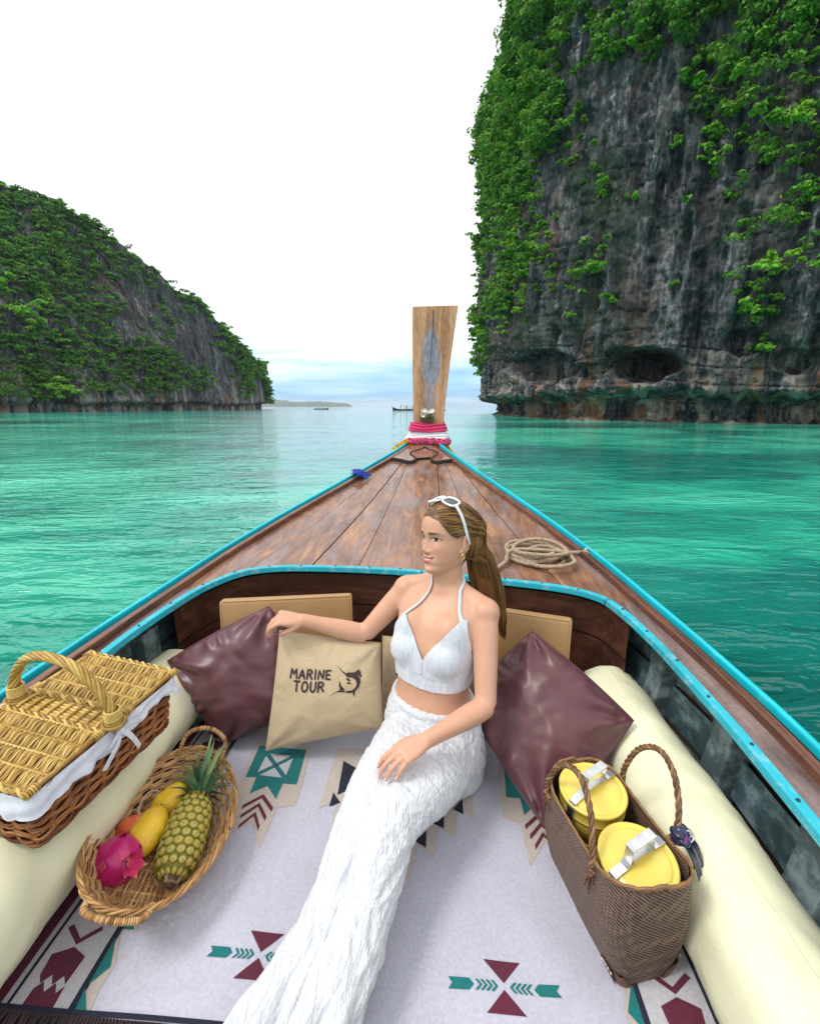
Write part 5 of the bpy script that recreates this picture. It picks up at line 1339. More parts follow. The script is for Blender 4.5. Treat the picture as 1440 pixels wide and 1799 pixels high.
M_yel = simple('yellow enamel', (.80, .62, .11), .32, .06, 9, .04, .001, coat=.4, coatr=.12)
t_ = NT('stamped aluminium'); t_.set(color=t_.ramp(t_.noise(40, 4), ((.3, (.55, .57, .58)), (.7, (.80, .81, .82)))), metal=.85, rough=.30); t_.bump(t_.voro(160), .12, .001); M_alu = t_.m
M_alu_dark = simple('dark clip steel', (.05, .055, .06), .4, .2, 40, metal=.6)
def tiffin(label, loc, rot):
    t = empty('tiffin_carrier', loc, rot); tag(t, label, 'lunch tin', 'tiffin carriers'); r = .071
    # tiers: bowls that nest, each with a rolled lip; z = 0 is the lid top
    for k in range(3):
        z1 = -.030 - k * .062; MB().lathe([(.0, z1 - .058), (r * .80, z1 - .058), (r * .93, z1 - .050), (r * .95, z1 - .012), (r * .95, z1 - .008), (r * 1.02, z1 - .006), (r * 1.03, z1 - .001), (r * .98, z1 + .001)], 48).build('tier', M_yel, t)
    MB().lathe([(r * 1.02, -.031), (r * 1.03, -.026), (r * 1.0, -.010), (r * 1.045, -.008), (r * 1.055, -.003), (r * 1.03, .000), (r * .97, .0005), (r * .93, -.0025), (r * .88, -.0020), (r * .84, .0010), (r * .80, .0015), (r * .5, .0024), (0, .0026)], 56).build('lid', M_yel, t)
    # strap over the lid, side arms and the raised grip
    st = MB(); wd = .017
    def band(pts, w=wd, th=.0016):
        n = len(pts); V = []; F = []
        for i, (x, z) in enumerate(pts):
            dx, dz = pts[min(i + 1, n - 1)][0] - pts[max(i - 1, 0)][0], pts[min(i + 1, n - 1)][1] - pts[max(i - 1, 0)][1]; l = math.hypot(dx, dz); nx, nz = -dz / l * th, dx / l * th
            V += [(x, -w / 2, z), (x, w / 2, z), (x + nx, w / 2, z + nz), (x + nx, -w / 2, z + nz)]
        for i in range(n - 1):
            for k in range(4): F.append((i * 4 + k, i * 4 + (k + 1) % 4, i * 4 + 4 + (k + 1) % 4, i * 4 + 4 + k))
        F += [(0, 3, 2, 1), tuple((n - 1) * 4 + k for k in range(4))]; return MB().raw(V, F)
    band([(-.075, -.16), (-.075, -.012), (-.070, .004), (-.052, .0075), (-.040, .008), (-.032, .020), (-.030, .052), (.030, .052), (.032, .020), (.040, .008), (.052, .0075), (.070, .004), (.075, -.012), (.075, -.16)]).build('strap', M_alu, t, auto=True)
    band([(-.046, .0050), (-.024, .0052), (-.020, .012), (-.008, .0125), (.008, .0125), (.020, .012), (.024, .0052), (.046, .0050)], .013).build('lower_strap', M_alu, t, auto=True)
    g = MB().box((0, 0, .0535), (.066, .020, .003)); g.build('grip', M_alu, t, bevel=.001, auto=True)
    for sx in (-1, 1):
        MB().box((sx * .0775, 0, -.030), (.003, .015, .05)).build('side_clip', M_alu_dark, t, bevel=.001, auto=True)
        MB().lathe([(0, .0012), (.0025, .001), (.003, 0)], 8, Matrix.Rotation(sx * PI / 2, 3, 'Y'), (sx * .0315, 0, .032)).build('rivet', M_alu, t)
MBG = Matrix.Translation(bag.location) @ bag.rotation_euler.to_matrix().to_4x4()
tiffin('near yellow tiffin carrier with silver handle in the woven bag', MBG @ Vector((-.008, -.105, .268)), (R(6), R(-6), R(26)))
tiffin('far yellow tiffin carrier half behind the braided bag handle', MBG @ Vector((-.010, .052, .285)), (R(3), R(-4), R(32)))

def scarf():
    t_ = NT('navy satin'); n = t_.noise(28, 3, .5, None, .5); t_.set(color=t_.mix(t_.ramp(t_.noise(45, 2), ((.60, 0.0), (.66, 1.0))), t_.ramp(n, ((.35, (.006, .010, .035)), (.7, (.02, .03, .10)))), (.30, .05, .30)), rough=.22, coat=.3); t_.bump(n, .3, .004); ms = t_.m
    P0 = MBG @ Vector((.104, -.082, .272)); t = empty('silk_scarf', P0); tag(t, 'navy satin scarf knotted to the handle of the woven bag', 'scarf')
    k = MB(); q = random.Random(9)
    for i in range(4): k.ellip((q.uniform(-.004, .008), q.uniform(-.006, .006), q.uniform(-.006, .014)), (q.uniform(.014, .020), q.uniform(.007, .011), q.uniform(.014, .020)), 14, 10, Matrix.Rotation(q.uniform(0, 3), 3, 'X'))
    k.build('knot', ms, t)
    def tail(pts, w, nm):
        P = crv(pts, 8); V = []; n = len(P)
        for i, p in enumerate(P):
            u = i / (n - 1); ww = w * (.45 + .55 * math.sin(PI * min(.95, u * .9 + .12)))
            for j in range(9):
                s = j / 8 * 2 - 1; V.append(p + Vector((s * ww * .55 + .003 * math.sin(s * 9 + u * 4), s * ww * .5, .006 * math.cos(s * 7 + u * 3) * (1 - u * .3))))
        o = link(nm, mesh_np(nm, V, grid_faces(n, 9)), ms, t); md = o.modifiers.new('th', 'SOLIDIFY'); md.thickness = .0015
    tail([(.004, 0, .0), (.030, -.010, -.030), (.044, -.026, -.075), (.048, -.044, -.125)], .026, 'tail')
    tail([(.004, .004, .0), (.024, -.006, -.025), (.034, -.016, -.060)], .019, 'tail')
    b = MB(); 
    for s in (-1, 1): b.tube([(.014 + .011 * math.cos(x), -.004 + s * .004 + .005 * math.sin(x), .006 + .009 * math.sin(x)) for x in np.linspace(0, 2 * PI, 14, endpoint=False)], .0016, 5, closed=True)
    b.build('ring', M_alu, t)
scarf()

# ------------------------------------------------------------------ on the fore deck
def wpt(x, y, h): return Vector((x * math.cos(BA) + y * math.sin(BA) + BOX, -x * math.sin(BA) + y * math.cos(BA), sheer(y) + h))
def rope():
    t_ = NT('hemp rope'); n = t_.noise(90, 4); t_.set(color=t_.ramp(n, ((.3, (.26, .19, .12)), (.7, (.50, .40, .28)))), rough=.85); t_.bump(t_.noise(260, 3), .5, .0015)
    q = random.Random(12); pts = []
    pts += [(.80, 1.985, .022), (.765, 1.99, .016), (.715, 1.985, .014)]
    cx, cy = .565, 1.955
    for lp in range(6):
        ra, rb = q.uniform(.105, .125), q.uniform(.070, .088); ox, oy = q.uniform(-.022, .022), q.uniform(-.014, .014); hz = .012 + lp * .0085
        if lp == 4: ra, rb, ox, oy, hz = .10, .095, .055, -.045, .030
        for k in range(14):
            a = 2 * PI * k / 14 + .2; pts.append((cx + ox + ra * math.cos(a), cy + oy + rb * math.sin(a), hz + .006 * math.sin(a * 2 + lp)))
    pts += [(.47, 1.93, .05), (.43, 1.885, .018), (.395, 1.845, .012), (.37, 1.80, .010)]
    P = crv([wpt(*p) for p in pts], 14); m = MB(); s_ = 0; acc = [0]
    for i in range(1, len(P)): acc.append(acc[-1] + (P[i] - P[i - 1]).length)
    N = int(acc[-1] / .0042); qx = np.linspace(0, acc[-1], N); A = np.array([tuple(p) for p in P]); Q = [Vector((np.interp(s, acc, A[:, 0]), np.interp(s, acc, A[:, 1]), np.interp(s, acc, A[:, 2]))) for s in qx]
    for st in range(3):
        path = []
        for i, p in enumerate(Q):
            tg = (Q[min(i + 1, N - 1)] - Q[max(i - 1, 0)]).normalized(); u = Vector((0, 0, 1)); u = (u - tg * u.dot(tg)).normalized(); w = tg.cross(u); a = qx[i] * 2 * PI / .034 + st * 2.094
            path.append(p + (u * math.cos(a) + w * math.sin(a)) * .0042)
        m.tube(path, .0048, 6)
    o = empty('rope_coil', wpt(.565, 1.955, 0)); tag(o, 'coiled beige hemp rope on the deck right of the woman', 'rope')
    r = m.build('strand', t_.m, o); r.location = -o.location
    hk = MB(); e = wpt(.80, 1.985, .022) - o.location
    hk.tube([e + Vector((.012 * math.cos(a), .004, .014 * math.sin(a))) for a in np.linspace(0, 2 * PI, 16, endpoint=False)], .003, 6, closed=True); hk.build('eye_ring', M_alu, o)
rope()
def blue_cloth():
    t = fabric('royal blue cloth', (.010, .035, .30), .2, 200, .7); V = []; n = 14; q = random.Random(2)
    for i in range(n):
        for j in range(n):
            u, v = i / (n - 1), j / (n - 1); x = -.44 + u * .105 + .02 * v; y = 2.885 + v * .085 - .03 * u
            h = .050 + .014 * mnoise.noise(Vector((u * 4, v * 4, 2))) - .05 * max(0, u - .45) - .01 * max(0, v - .6) + .02 * math.exp(-((u - .4) ** 2 + (v - .3) ** 2) * 20)
            V.append(wpt(x + .014 * math.sin(v * 7), y + .012 * math.sin(u * 9), h))
    o = link('folded_cloth', mesh_np('folded_cloth', V, grid_faces(n, n)), t); md = o.modifiers.new('th', 'SOLIDIFY'); md.thickness = .003; tag(o, 'crumpled royal blue cloth on the left rail near the bow', 'cloth')
blue_cloth()
def sash(label, mat, z0, z1, grow, seed, cat='sash', drop=0):
    "cloth band wrapped round the foot of the prow post"
    V = []; n = 80; rows = 12; cx, cy = .034, 3.655
    for i in range(n):
        a = 2 * PI * i / n; ca, sa = math.cos(a), math.sin(a); k = (abs(ca) ** 5 + abs(sa) ** 5) ** (-1 / 5.)
        for j in range(rows):
            f = j / (rows - 1); z = z0 + (z1 - z0) * f; w = .130 + grow * (1 - f); fold = .0045 * math.sin(f * 17 + 2 * math.sin(a * 3 + seed) + seed)
            V.append(Vector((cx + (w + fold) * ca * k, cy + (.060 + grow * .8 * (1 - f) + fold) * sa * k, z + .008 * math.sin(a * 2 + seed) - drop * (1 - f) * max(0, -sa))))
    V = [Vector((p.x * math.cos(BA) + p.y * math.sin(BA) + BOX, -p.x * math.sin(BA) + p.y * math.cos(BA), p.z)) for p in V]
    o = link('prow_sash', mesh_np('prow_sash', V, grid_faces(n, rows, True, False)), mat); md = o.modifiers.new('th', 'SOLIDIFY'); md.thickness = .004; tag(o, label, cat, 'cloth wrapped round the prow'); return o
M_pink = fabric('crimson pink satin', (.62, .035, .13), .15, 250, .55); M_whitec = fabric('white satin', (.74, .72, .76), .05, 250, .6)
sash('crimson pink cloth sash tied round the foot of the prow post', M_pink, .965, 1.028, .024, 1.0)
sash('white cloth sash below the pink sash on the prow', M_whitec, .905, .968, .045, 2.5)
def garland(label, mat, pts, r, seed, cat='garland'):
    q = np.random.RandomState(seed); P = crv([wpt(*p) for p in pts], 16); cs = []; ns = []
    for p in P:
        for k in range(26):
            d = q.normal(0, 1, 3); d /= np.linalg.norm(d); cs.append(np.array(p) + d * r * q.uniform(.5, 1.05)); ns.append(d)
    V, F = leaves(np.array(cs), np.array(ns), q.uniform(.014, .024, len(cs)), q, 0, .8)
    c0 = P[len(P) // 2]; t = empty('flower_garland', c0); tag(t, label, cat, 'garlands on the prow')
    o = link('petals', mesh_np('petals', V - np.array(c0), F, False), mat, t); tag(o, kind='stuff')
    m = MB(); m.tube([p - c0 for p in P], .006, 6); m.build('cord', M_bark, t)
M_petal_pink = simple('pink garland petals', (.72, .10, .24), .7, .25, 20, 0); M_petal_yel = simple('yellow garland petals', (.80, .45, .03), .7, .2, 20, 0)
garland('fluffy pink garland round the foot of the prow', M_petal_pink, [(-.105, 3.530, .040), (-.03, 3.522, .042), (.04, 3.520, .042), (.11, 3.522, .040), (.170, 3.530, .030), (.195, 3.60, .01)], .025, 1)
garland('yellow garland at the left end of the pink garland', M_petal_yel, [(-.112, 3.53, .040), (-.150, 3.525, .022), (-.185, 3.515, .0), (-.215, 3.50, -.02)], .021, 2)
garland('small orange garland tail at the right of the prow', M_petal_yel, [(.185, 3.565, -.010), (.205, 3.55, -.03), (.222, 3.535, -.045)], .012, 3)
def flowers():
    c = Vector((.026, 3.610, 1.075)); cw = Vector((c.x * math.cos(BA) + c.y * math.sin(BA) + BOX, -c.x * math.sin(BA) + c.y * math.cos(BA), c.z)); t = empty('flower_posy', cw); tag(t, 'white flower posy tucked above the pink sash on the prow', 'flowers')
    q = random.Random(7); wm = simple('white petals', (.80, .80, .74), .6, .08, 30, 0); gm = simple('posy leaves', (.05, .10, .025), .6, .3, 30, 0); bm_ = simple('brown posy holder', (.16, .07, .035), .7, .3, 30)
    V = []
    for i in range(6):
        u = i / 5
        for s in (-1, 0, 1): V.append((s * .013 * math.sin(PI * min(1, u * .9 + .12)), u * .026, .010 * u * u + .004 * abs(s)))
    pm = mesh_np('petal', V, grid_faces(6, 3)); pm.materials.append(wm)
    for k in range(7):
        p = Vector((q.uniform(-.034, .042), q.uniform(-.024, .0), q.uniform(-.008, .042))); f = MB(); f.ellip((0, 0, 0), (.006, .006, .006), 8, 6); o = f.build('bloom', M_petal_yel, t, p, (R(q.uniform(40, 95)), R(q.uniform(-35, 35)), 0))
        for j in range(6): x = link('petal', pm, None, o); x.rotation_euler = (R(12), 0, j * PI / 3)
    cs = np.array([[q.uniform(-.05, .05), q.uniform(-.025, .01), q.uniform(-.03, .03)] for _ in range(60)]); Vv, F = leaves(cs, np.tile([0, -1., .3], (60, 1)), np.full(60, .026), np.random.RandomState(3)); o = link('leaves', mesh_np('leaves', Vv, F, False), gm, t); tag(o, kind='stuff')
    MB().box((.012, .0, -.030), (.085, .03, .036)).build('holder', bm_, t, bevel=.008, auto=True)
flowers()

# ------------------------------------------------------------------ other boats out in the bay
def far_boat(label, u, v, Y, L, heading, canopy):
    p = at(u, v, Y); t = empty('passing_boat', (p.x, Y, WZ), (0, 0, heading)); tag(t, label, 'boat', 'boats out in the bay')
    V = []; n = 26; mh = simple('dark boat hull', (.035, .025, .022), .5, .2, 3); mc = simple('pale boat canopy', (.55, .58, .56), .7, .1, 3); mp = simple('pale boat timber', (.30, .22, .16), .7, .1, 3)
    for i in range(n):
        s = i / (n - 1) * 2 - 1; w = .09 * L * (1 - abs(s) ** 2.6) + .004; top = .045 * L + .09 * L * max(0, s) ** 3.2 + .02 * L * max(0, -s) ** 2
        for x, z in ((-w, top), (-w * .8, top * .4), (0, -.02 * L), (w * .8, top * .4), (w, top)): V.append((s * L / 2, x, z))
    link('hull', mesh_np('hull', V, grid_faces(n, 5)), mh, t)
    MB().box((0, 0, .055 * L), (L * .6, .13 * L, .01 * L)).build('deck', mp, t)
    m = MB(); m.tube([(L * .49, 0, .12 * L), (L * .52, 0, .16 * L), (L * .53, 0, .20 * L)], [.012 * L, .012 * L, .014 * L], 6); m.build('prow', mp, t)
    if canopy:
        MB().box((-.05 * L, 0, .20 * L), (L * .5, .16 * L, .012 * L)).build('canopy', mc, t)
        for x in (-.28, -.05, .18):
            for s in (-1, 1): MB().box((x * L, s * .07 * L, .125 * L), (.012 * L, .012 * L, .15 * L)).build('post', mp, t)
    q = random.Random(int(u))
    for k in range(3): x = q.uniform(-.2, .25) * L; pm = MB(); pm.tube([(x, 0, .05 * L), (x, 0, .10 * L), (x, 0, .125 * L)], [.018 * L, .02 * L, .012 * L], 7); pm.ellip((x, 0, .14 * L), (.011 * L, .011 * L, .014 * L), 8, 6); pm.build('seated_figure', mc, t)
far_boat('long dark longtail boat on the horizon left of the prow post', 712, 716, 190, 10.5, R(186), True)
far_boat('small pale boat on the horizon right of the left headland', 564, 716, 260, 8.0, R(4), True)
far_boat('dark boat stern on the horizon right of the prow post', 777, 716, 200, 3.5, R(200), True)
# ================================================================== THE SEATED WOMAN
TL_ = Vector((.841, -.541, 0)); TF = Vector((-.541, -.841, 0)); UP = Vector((0, 0, 1))     # her left, her front
HF = Vector((-.825, -.555, .08)).normalized(); HL = UP.cross(HF).normalized(); HU = HF.cross(HL).normalized()
HL, HU = (HL * math.cos(R(4)) + HU * math.sin(R(4))), (HU * math.cos(R(4)) - HL * math.sin(R(4)))     # a slight tilt of the head
HC = Vector((.118, 1.338, .762)); HS = .965

def pchip(xs, ys):
    "smooth monotone-ish interpolation"
    P = crv([(x, y, 0) for x, y in zip(xs, ys)], 24); X = np.array([p.x for p in P]); Y = np.array([p.y for p in P]); o = np.argsort(X); return lambda h: np.interp(h, X[o], Y[o])
def head_mesh():
    hz = [-.116, -.113, -.106, -.095, -.082, -.070, -.055, -.040, -.020, 0, .020, .040, .060, .080, .100, .112, .1165]
    front = pchip(hz, [.045, .064, .078, .083, .0795, .0835, .0850, .0835, .0825, .0835, .0905, .0905, .086, .0745, .050, .020, 0])
    back = pchip(hz, [-.005, -.012, -.026, -.042, -.054, -.064, -.074, -.083, -.093, -.098, -.100, -.098, -.092, -.080, -.056, -.024, 0])
    wid = pchip(hz, [.012, .020, .031, .042, .050, .056, .061, .0655, .0695, .0715, .0728, .0725, .0690, .0605, .0435, .019, .0005])
    nh, na = 190, 240; h = np.linspace(-.116, .1165, nh); a = np.linspace(-PI, PI, na, endpoint=False); Hh, A = np.meshgrid(h, a, indexing='ij')
    mid = np.interp(Hh, [-.116, -.08, -.04, 0, .1165], [.018, .012, .004, -.004, -.004]); fr, bk, w = front(Hh), back(Hh), wid(Hh)
    ca, sa = np.cos(A), np.sin(A)
    f = np.where(ca > 0, mid + (fr - mid) * np.abs(ca) ** .92, mid + (bk - mid) * np.abs(ca) ** .95); l = w * np.sign(sa) * np.abs(sa) ** .90
    g = lambda x0, h0, sx, sh: np.exp(-((np.abs(l) - x0) / sx) ** 2 - ((Hh - h0) / sh) ** 2)
    g0 = lambda h0, sx, sh: np.exp(-(l / sx) ** 2 - ((Hh - h0) / sh) ** 2)
    fm = (ca > 0)
    nA = np.interp(Hh, [-.052, -.046, -.041, -.035, -.029, -.020, -.010, .002, .014, .024], [0, .0035, .0115, .0185, .0190, .0145, .0100, .0062, .0030, 0]); nS = np.interp(Hh, [-.045, -.032, -.010, .02], [.0115, .0105, .0072, .0085])
    d = nA * np.exp(-np.abs(l / nS) ** 2.2)
    d += .0075 * g(.0135, -.0375, .0055, .0060) - .0020 * g(.007, -.045, .004, .003)
    d += -.0068 * g(.030, .004, .0150, .0095) + .0042 * g(.0315, .0025, .0120, .0062)        # sockets, lids over the eyeballs
    d += .0026 * g(.030, .021, .018, .006) + .0055 * g(.040, -.026, .017, .016)               # brow, cheek
    ml = -.0625 + 9.0 * l ** 2
    d += .0050 * np.exp(-((Hh - ml - .0058) / .0042) ** 2 - (l / .019) ** 4) + .0056 * np.exp(-((Hh - ml + .0066) / .0050) ** 2 - (l / .016) ** 4) - .0050 * np.exp(-((Hh - ml) / .0022) ** 2 - (l / .0235) ** 4)
    d += -.0028 * g(.026, -.057, .006, .007) + .0030 * g0(-.098, .016, .010) - .0016 * g0(-.049, .003, .005)
    d += -.0022 * g(.030, -.045, .005, .012)
    f = f + d * fm
    V = np.stack([f, l, Hh], -1).reshape(-1, 3) * HS
    Wd = np.outer(V[:, 0], np.array(HF)) + np.outer(V[:, 1], np.array(HL)) + np.outer(V[:, 2], np.array(HU)) + np.array(HC)
    F = grid_faces(nh, na, False, True).tolist(); F += [list(range(na))[::-1], [(nh - 1) * na + k for k in range(na)]]
    return Wd, F
def hp(f, l, u): return HC + (HF * f + HL * l + HU * u) * HS

def loft(m, rings, n=40, e=2.2):
    "rings: (centre, A axis vector, B axis vector) -> closed superelliptic loft"
    V = []
    for c, A, B in rings:
        for k in range(n):
            a = 2 * PI * k / n; ca, sa = math.cos(a), math.sin(a); V.append(Vector(c) + A * (math.copysign(abs(ca) ** (2 / e), ca)) + B * (math.copysign(abs(sa) ** (2 / e), sa)))
    F = []
    for i in range(len(rings) - 1):
        for k in range(n): k2 = (k + 1) % n; F.append((i * n + k, i * n + k2, (i + 1) * n + k2, (i + 1) * n + k))
    F += [tuple(range(n - 1, -1, -1)), tuple((len(rings) - 1) * n + k for k in range(n))]; m.raw(V, F, True)
def limb(m, pts, rad, n=24, k=6):
    P = crv(pts, k); r = np.interp(np.linspace(0, 1, len(P)), np.linspace(0, 1, len(rad)), rad); m.tube(P, list(r), n)
def hand(m, wrist, d, nrm, thumb, curls, spread=(7, 2, -3, -9), sc=.92, thumb_dir=(.80, .58, -.22), th_len=(.032, .026), splay=0):
    d = d.normalized(); nrm = (nrm - d * nrm.dot(d)).normalized(); x = thumb
    L = lambda p: wrist + (x * p[0] + d * p[1] + nrm * p[2]) * sc
    loft(m, [(L((0, -.030, 0)), x * .0255 * sc, nrm * .019 * sc), (L((0, -.005, 0)), x * .026 * sc, nrm * .018 * sc), (L((.001, .020, 0)), x * .032 * sc, nrm * .0165 * sc), (L((.001, .050, .001)), x * .038 * sc, nrm * .015 * sc), (L((0, .080, .002)), x * .0385 * sc, nrm * .0125 * sc), (L((0, .090, .0)), x * .034 * sc, nrm * .009 * sc)], 32, 2.4)
    xs_ = (.0285, .0095, -.0100, -.0275); lens = ((.040, .024, .020), (.044, .028, .021), (.041, .026, .020), (.032, .020, .018)); y0 = (.078, .084, .080, .070)
    tips = []
    for i in range(4):
        p = Vector((xs_[i], y0[i], .0)); a = R(spread[i]); pts = [Vector((xs_[i] * .9, y0[i] - .03, .0)), p]; bend = 0
        for j in range(3):
            bend += R(curls[i][j]); dr = Vector((math.sin(a) * math.cos(bend), math.cos(a) * math.cos(bend), -math.sin(bend))); p = p + dr * lens[i][j]; pts.append(p)
        r0 = .0088 if i < 3 else .0078; W = [L(q) for q in pts]; tips.append((W[-1], (W[-1] - W[-2]).normalized()))
        P = crv(W, 6); rr = np.interp(np.linspace(0, 1, len(P)), [0, .25, .45, .62, .85, 1], [r0, r0, r0 * .92, r0 * .95, r0 * .82, r0 * .55]) * sc; m.tube(P, list(rr), 14)
        m.ellip(W[-1], (r0 * .62 * sc,) * 3, 12, 8)
    b = Vector((.024, .012, -.004)); q = b + Vector(thumb_dir).normalized() * th_len[0] * 1.25; e = q + Vector((thumb_dir[0] * .45, 1.0, thumb_dir[2] - .1)).normalized() * th_len[1]; e2 = e + Vector((thumb_dir[0] * .25, 1.0, thumb_dir[2] - .15)).normalized() * .022
    P = crv([L(p) for p in (Vector((.008, .0, 0)), b, q, e, e2)], 6); rr = np.interp(np.linspace(0, 1, len(P)), [0, .3, .6, .85, 1], [.012, .0125, .0105, .0098, .0062]) * sc; m.tube(P, list(rr), 14); m.ellip(L(e2), (.0062 * sc,) * 3, 10, 8)
    return tips

SH_R, EL_R, WR_R = Vector((-.013, 1.392, .566)), Vector((-.150, 1.372, .418)), Vector((-.340, 1.335, .486))
SH_L, EL_L, WR_L = Vector((.222, 1.245, .552)), Vector((.212, 1.120, .330)), Vector((.045, 1.005, .318))
def body_union():
    m = MB(); T = lambda x, y, z: Vector((x, y, z))
    loft(m, [(T(.076, 1.255, .10), TL_ * .145, TF * .10), (T(.074, 1.252, .18), TL_ * .150, TF * .105), (T(.071, 1.256, .25), TL_ * .132, TF * .094), (T(.070, 1.262, .305), TL_ * .1135, TF * .084), (T(.072, 1.265, .35), TL_ * .1165, TF * .086), (T(.075, 1.270, .41), TL_ * .1245, TF * .090),
             (T(.080, 1.280, .47), TL_ * .130, TF * .090), (T(.087, 1.295, .52), TL_ * .133, TF * .082), (T(.096, 1.310, .555), TL_ * .138, TF * .066), (T(.103, 1.320, .580), TL_ * .122, TF * .052), (T(.108, 1.328, .600), TL_ * .084, TF * .046), (T(.112, 1.330, .618), TL_ * .055, TF * .045)], 56, 2.25)
    # neck, trapezius slopes, collar bones
    limb(m, [(.106, 1.326, .570), (.112, 1.330, .620), (.116, 1.332, .665), (.118, 1.340, .72)], [.056, .0475, .0450, .048])
    for S in (SH_R, SH_L): limb(m, [Vector((.112, 1.342, .640)), (Vector((.112, 1.342, .625)) * .5 + S * .5) + Vector((0, .008, .006)), S + Vector((0, .006, .012))], [.028, .028, .036])
    for s, S in ((-1, SH_R), (1, SH_L)):
        if 0: limb(m, [Vector((.095, 1.305, .575)) + TF * .040 + TL_ * s * .014, Vector((.095, 1.305, .583)) + TF * .036 + TL_ * s * .065, S + TF * .016 + Vector((0, 0, .026))], [.0035, .0045, .0045], 12)
    # breasts
    c = Vector((.077, 1.273, 0))
    for s, dl in ((1, .064), (-1, .060)):
        p = c + TL_ * s * dl + TF * .058; M3 = Matrix((TL_, TF, UP)).transposed()
        m.ellip((p.x, p.y, .438), (.052, .048, .052), 36, 24, M3); m.ellip((p.x - TF.x * .030, p.y - TF.y * .030, .485), (.054, .050, .075), 30, 20, M3)
    # arms
    for S, E, W in ((SH_R, EL_R, WR_R), (SH_L, EL_L, WR_L)):
        ax = (E - S).normalized(); fa = (W - E).normalized()
        m.ellip(S - ax * .004, (.045, .045, .045), 28, 20)
        limb(m, [S - ax * .02, S + (E - S) * .33, S + (E - S) * .70, E], [.039, .039, .0362, .0325, .0300])
        limb(m, [E - fa * .006, E + (W - E) * .28, E + (W - E) * .65, W + fa * .012], [.0303, .0330, .0303, .0243, .0208])
    # hands
    tr = hand(m, WR_R + Vector((-.004, -.001, .001)), Vector((-.93, -.20, .20)), Vector((.12, -.30, .95)), None or (Vector((.12, -.30, .95)).cross(Vector((-.93, -.20, .20)))).normalized(), ((38, 42, 22), (48, 46, 24), (50, 46, 24), (46, 44, 22)), (5, 1, -2, -6), .84, (.30, .85, -.62), (.026, .020))
    dl_ = Vector((-.80, -.52, -.10)); nl = Vector((-.10, -.25, .96))
    tl = hand(m, WR_L + (WR_L - EL_L).normalized() * .008, dl_, nl, dl_.cross(nl).normalized(), ((14, 26, 16), (18, 28, 16), (20, 28, 16), (22, 28, 16)), (3, 1, -1, -4), .84, (.45, .85, -.25))
    # ear on the visible side and the other one
    for s in (-1, 1):
        rim = [hp(-.004 - .010 * math.cos(a) * .9, s * (.0715 + .007 * (1 - math.cos(a)) * .55 + .003), -.010 + .028 * math.sin(a) * (1 if math.sin(a) > 0 else .85)) for a in np.linspace(0, 2 * PI, 22, endpoint=False)]
        m.tube(rim, .0042, 8, closed=True); m.ellip(hp(-.002, s * .0715, -.012), (.010, .007, .018), 14, 10, Matrix((HF, HL, HU)).transposed()); m.ellip(hp(.004, s * .0715, -.034), (.0065, .0045, .008), 12, 8, Matrix((HF, HL, HU)).transposed())
    V, F = head_mesh(); m.raw(V, F, True)
    return m, tr, tl
def remeshed(m, name, vox, it=2, fac=.5):
    me = m.mesh(name + '_raw'); ob = bpy.data.objects.new('tmp', me); C.objects.link(ob)
    md = ob.modifiers.new('r', 'REMESH'); md.mode = 'VOXEL'; md.voxel_size = vox; md.use_smooth_shade = True
    if it: sm = ob.modifiers.new('s', 'SMOOTH'); sm.factor = fac; sm.iterations = it
    bpy.context.view_layer.update(); out = bpy.data.meshes.new_from_object(ob.evaluated_get(bpy.context.evaluated_depsgraph_get())); out.name = name
    bpy.data.objects.remove(ob); bpy.data.meshes.remove(me); return out
def get_v(me): a = np.empty(len(me.vertices) * 3, np.float32); me.vertices.foreach_get('co', a); return a.reshape(-1, 3).astype(float)
def get_n(me): a = np.empty(len(me.vertices) * 3, np.float32); me.vertices.foreach_get('normal', a); return a.reshape(-1, 3).astype(float)
def get_e(me): a = np.empty(len(me.edges) * 2, np.int32); me.edges.foreach_get('vertices', a); return a.reshape(-1, 2)
def set_v(me, V): me.vertices.foreach_set('co', V.astype(np.float32).ravel()); me.update()
def relax(V, E, w, it):
    n = len(V); deg = np.bincount(E.ravel(), minlength=n).astype(float)
    for _ in range(it):
        S = np.zeros_like(V)
        for k in range(3): S[:, k] = np.bincount(E[:, 0], V[E[:, 1], k], n) + np.bincount(E[:, 1], V[E[:, 0], k], n)
        V = V + (S / deg[:, None] - V) * w[:, None]
    return V

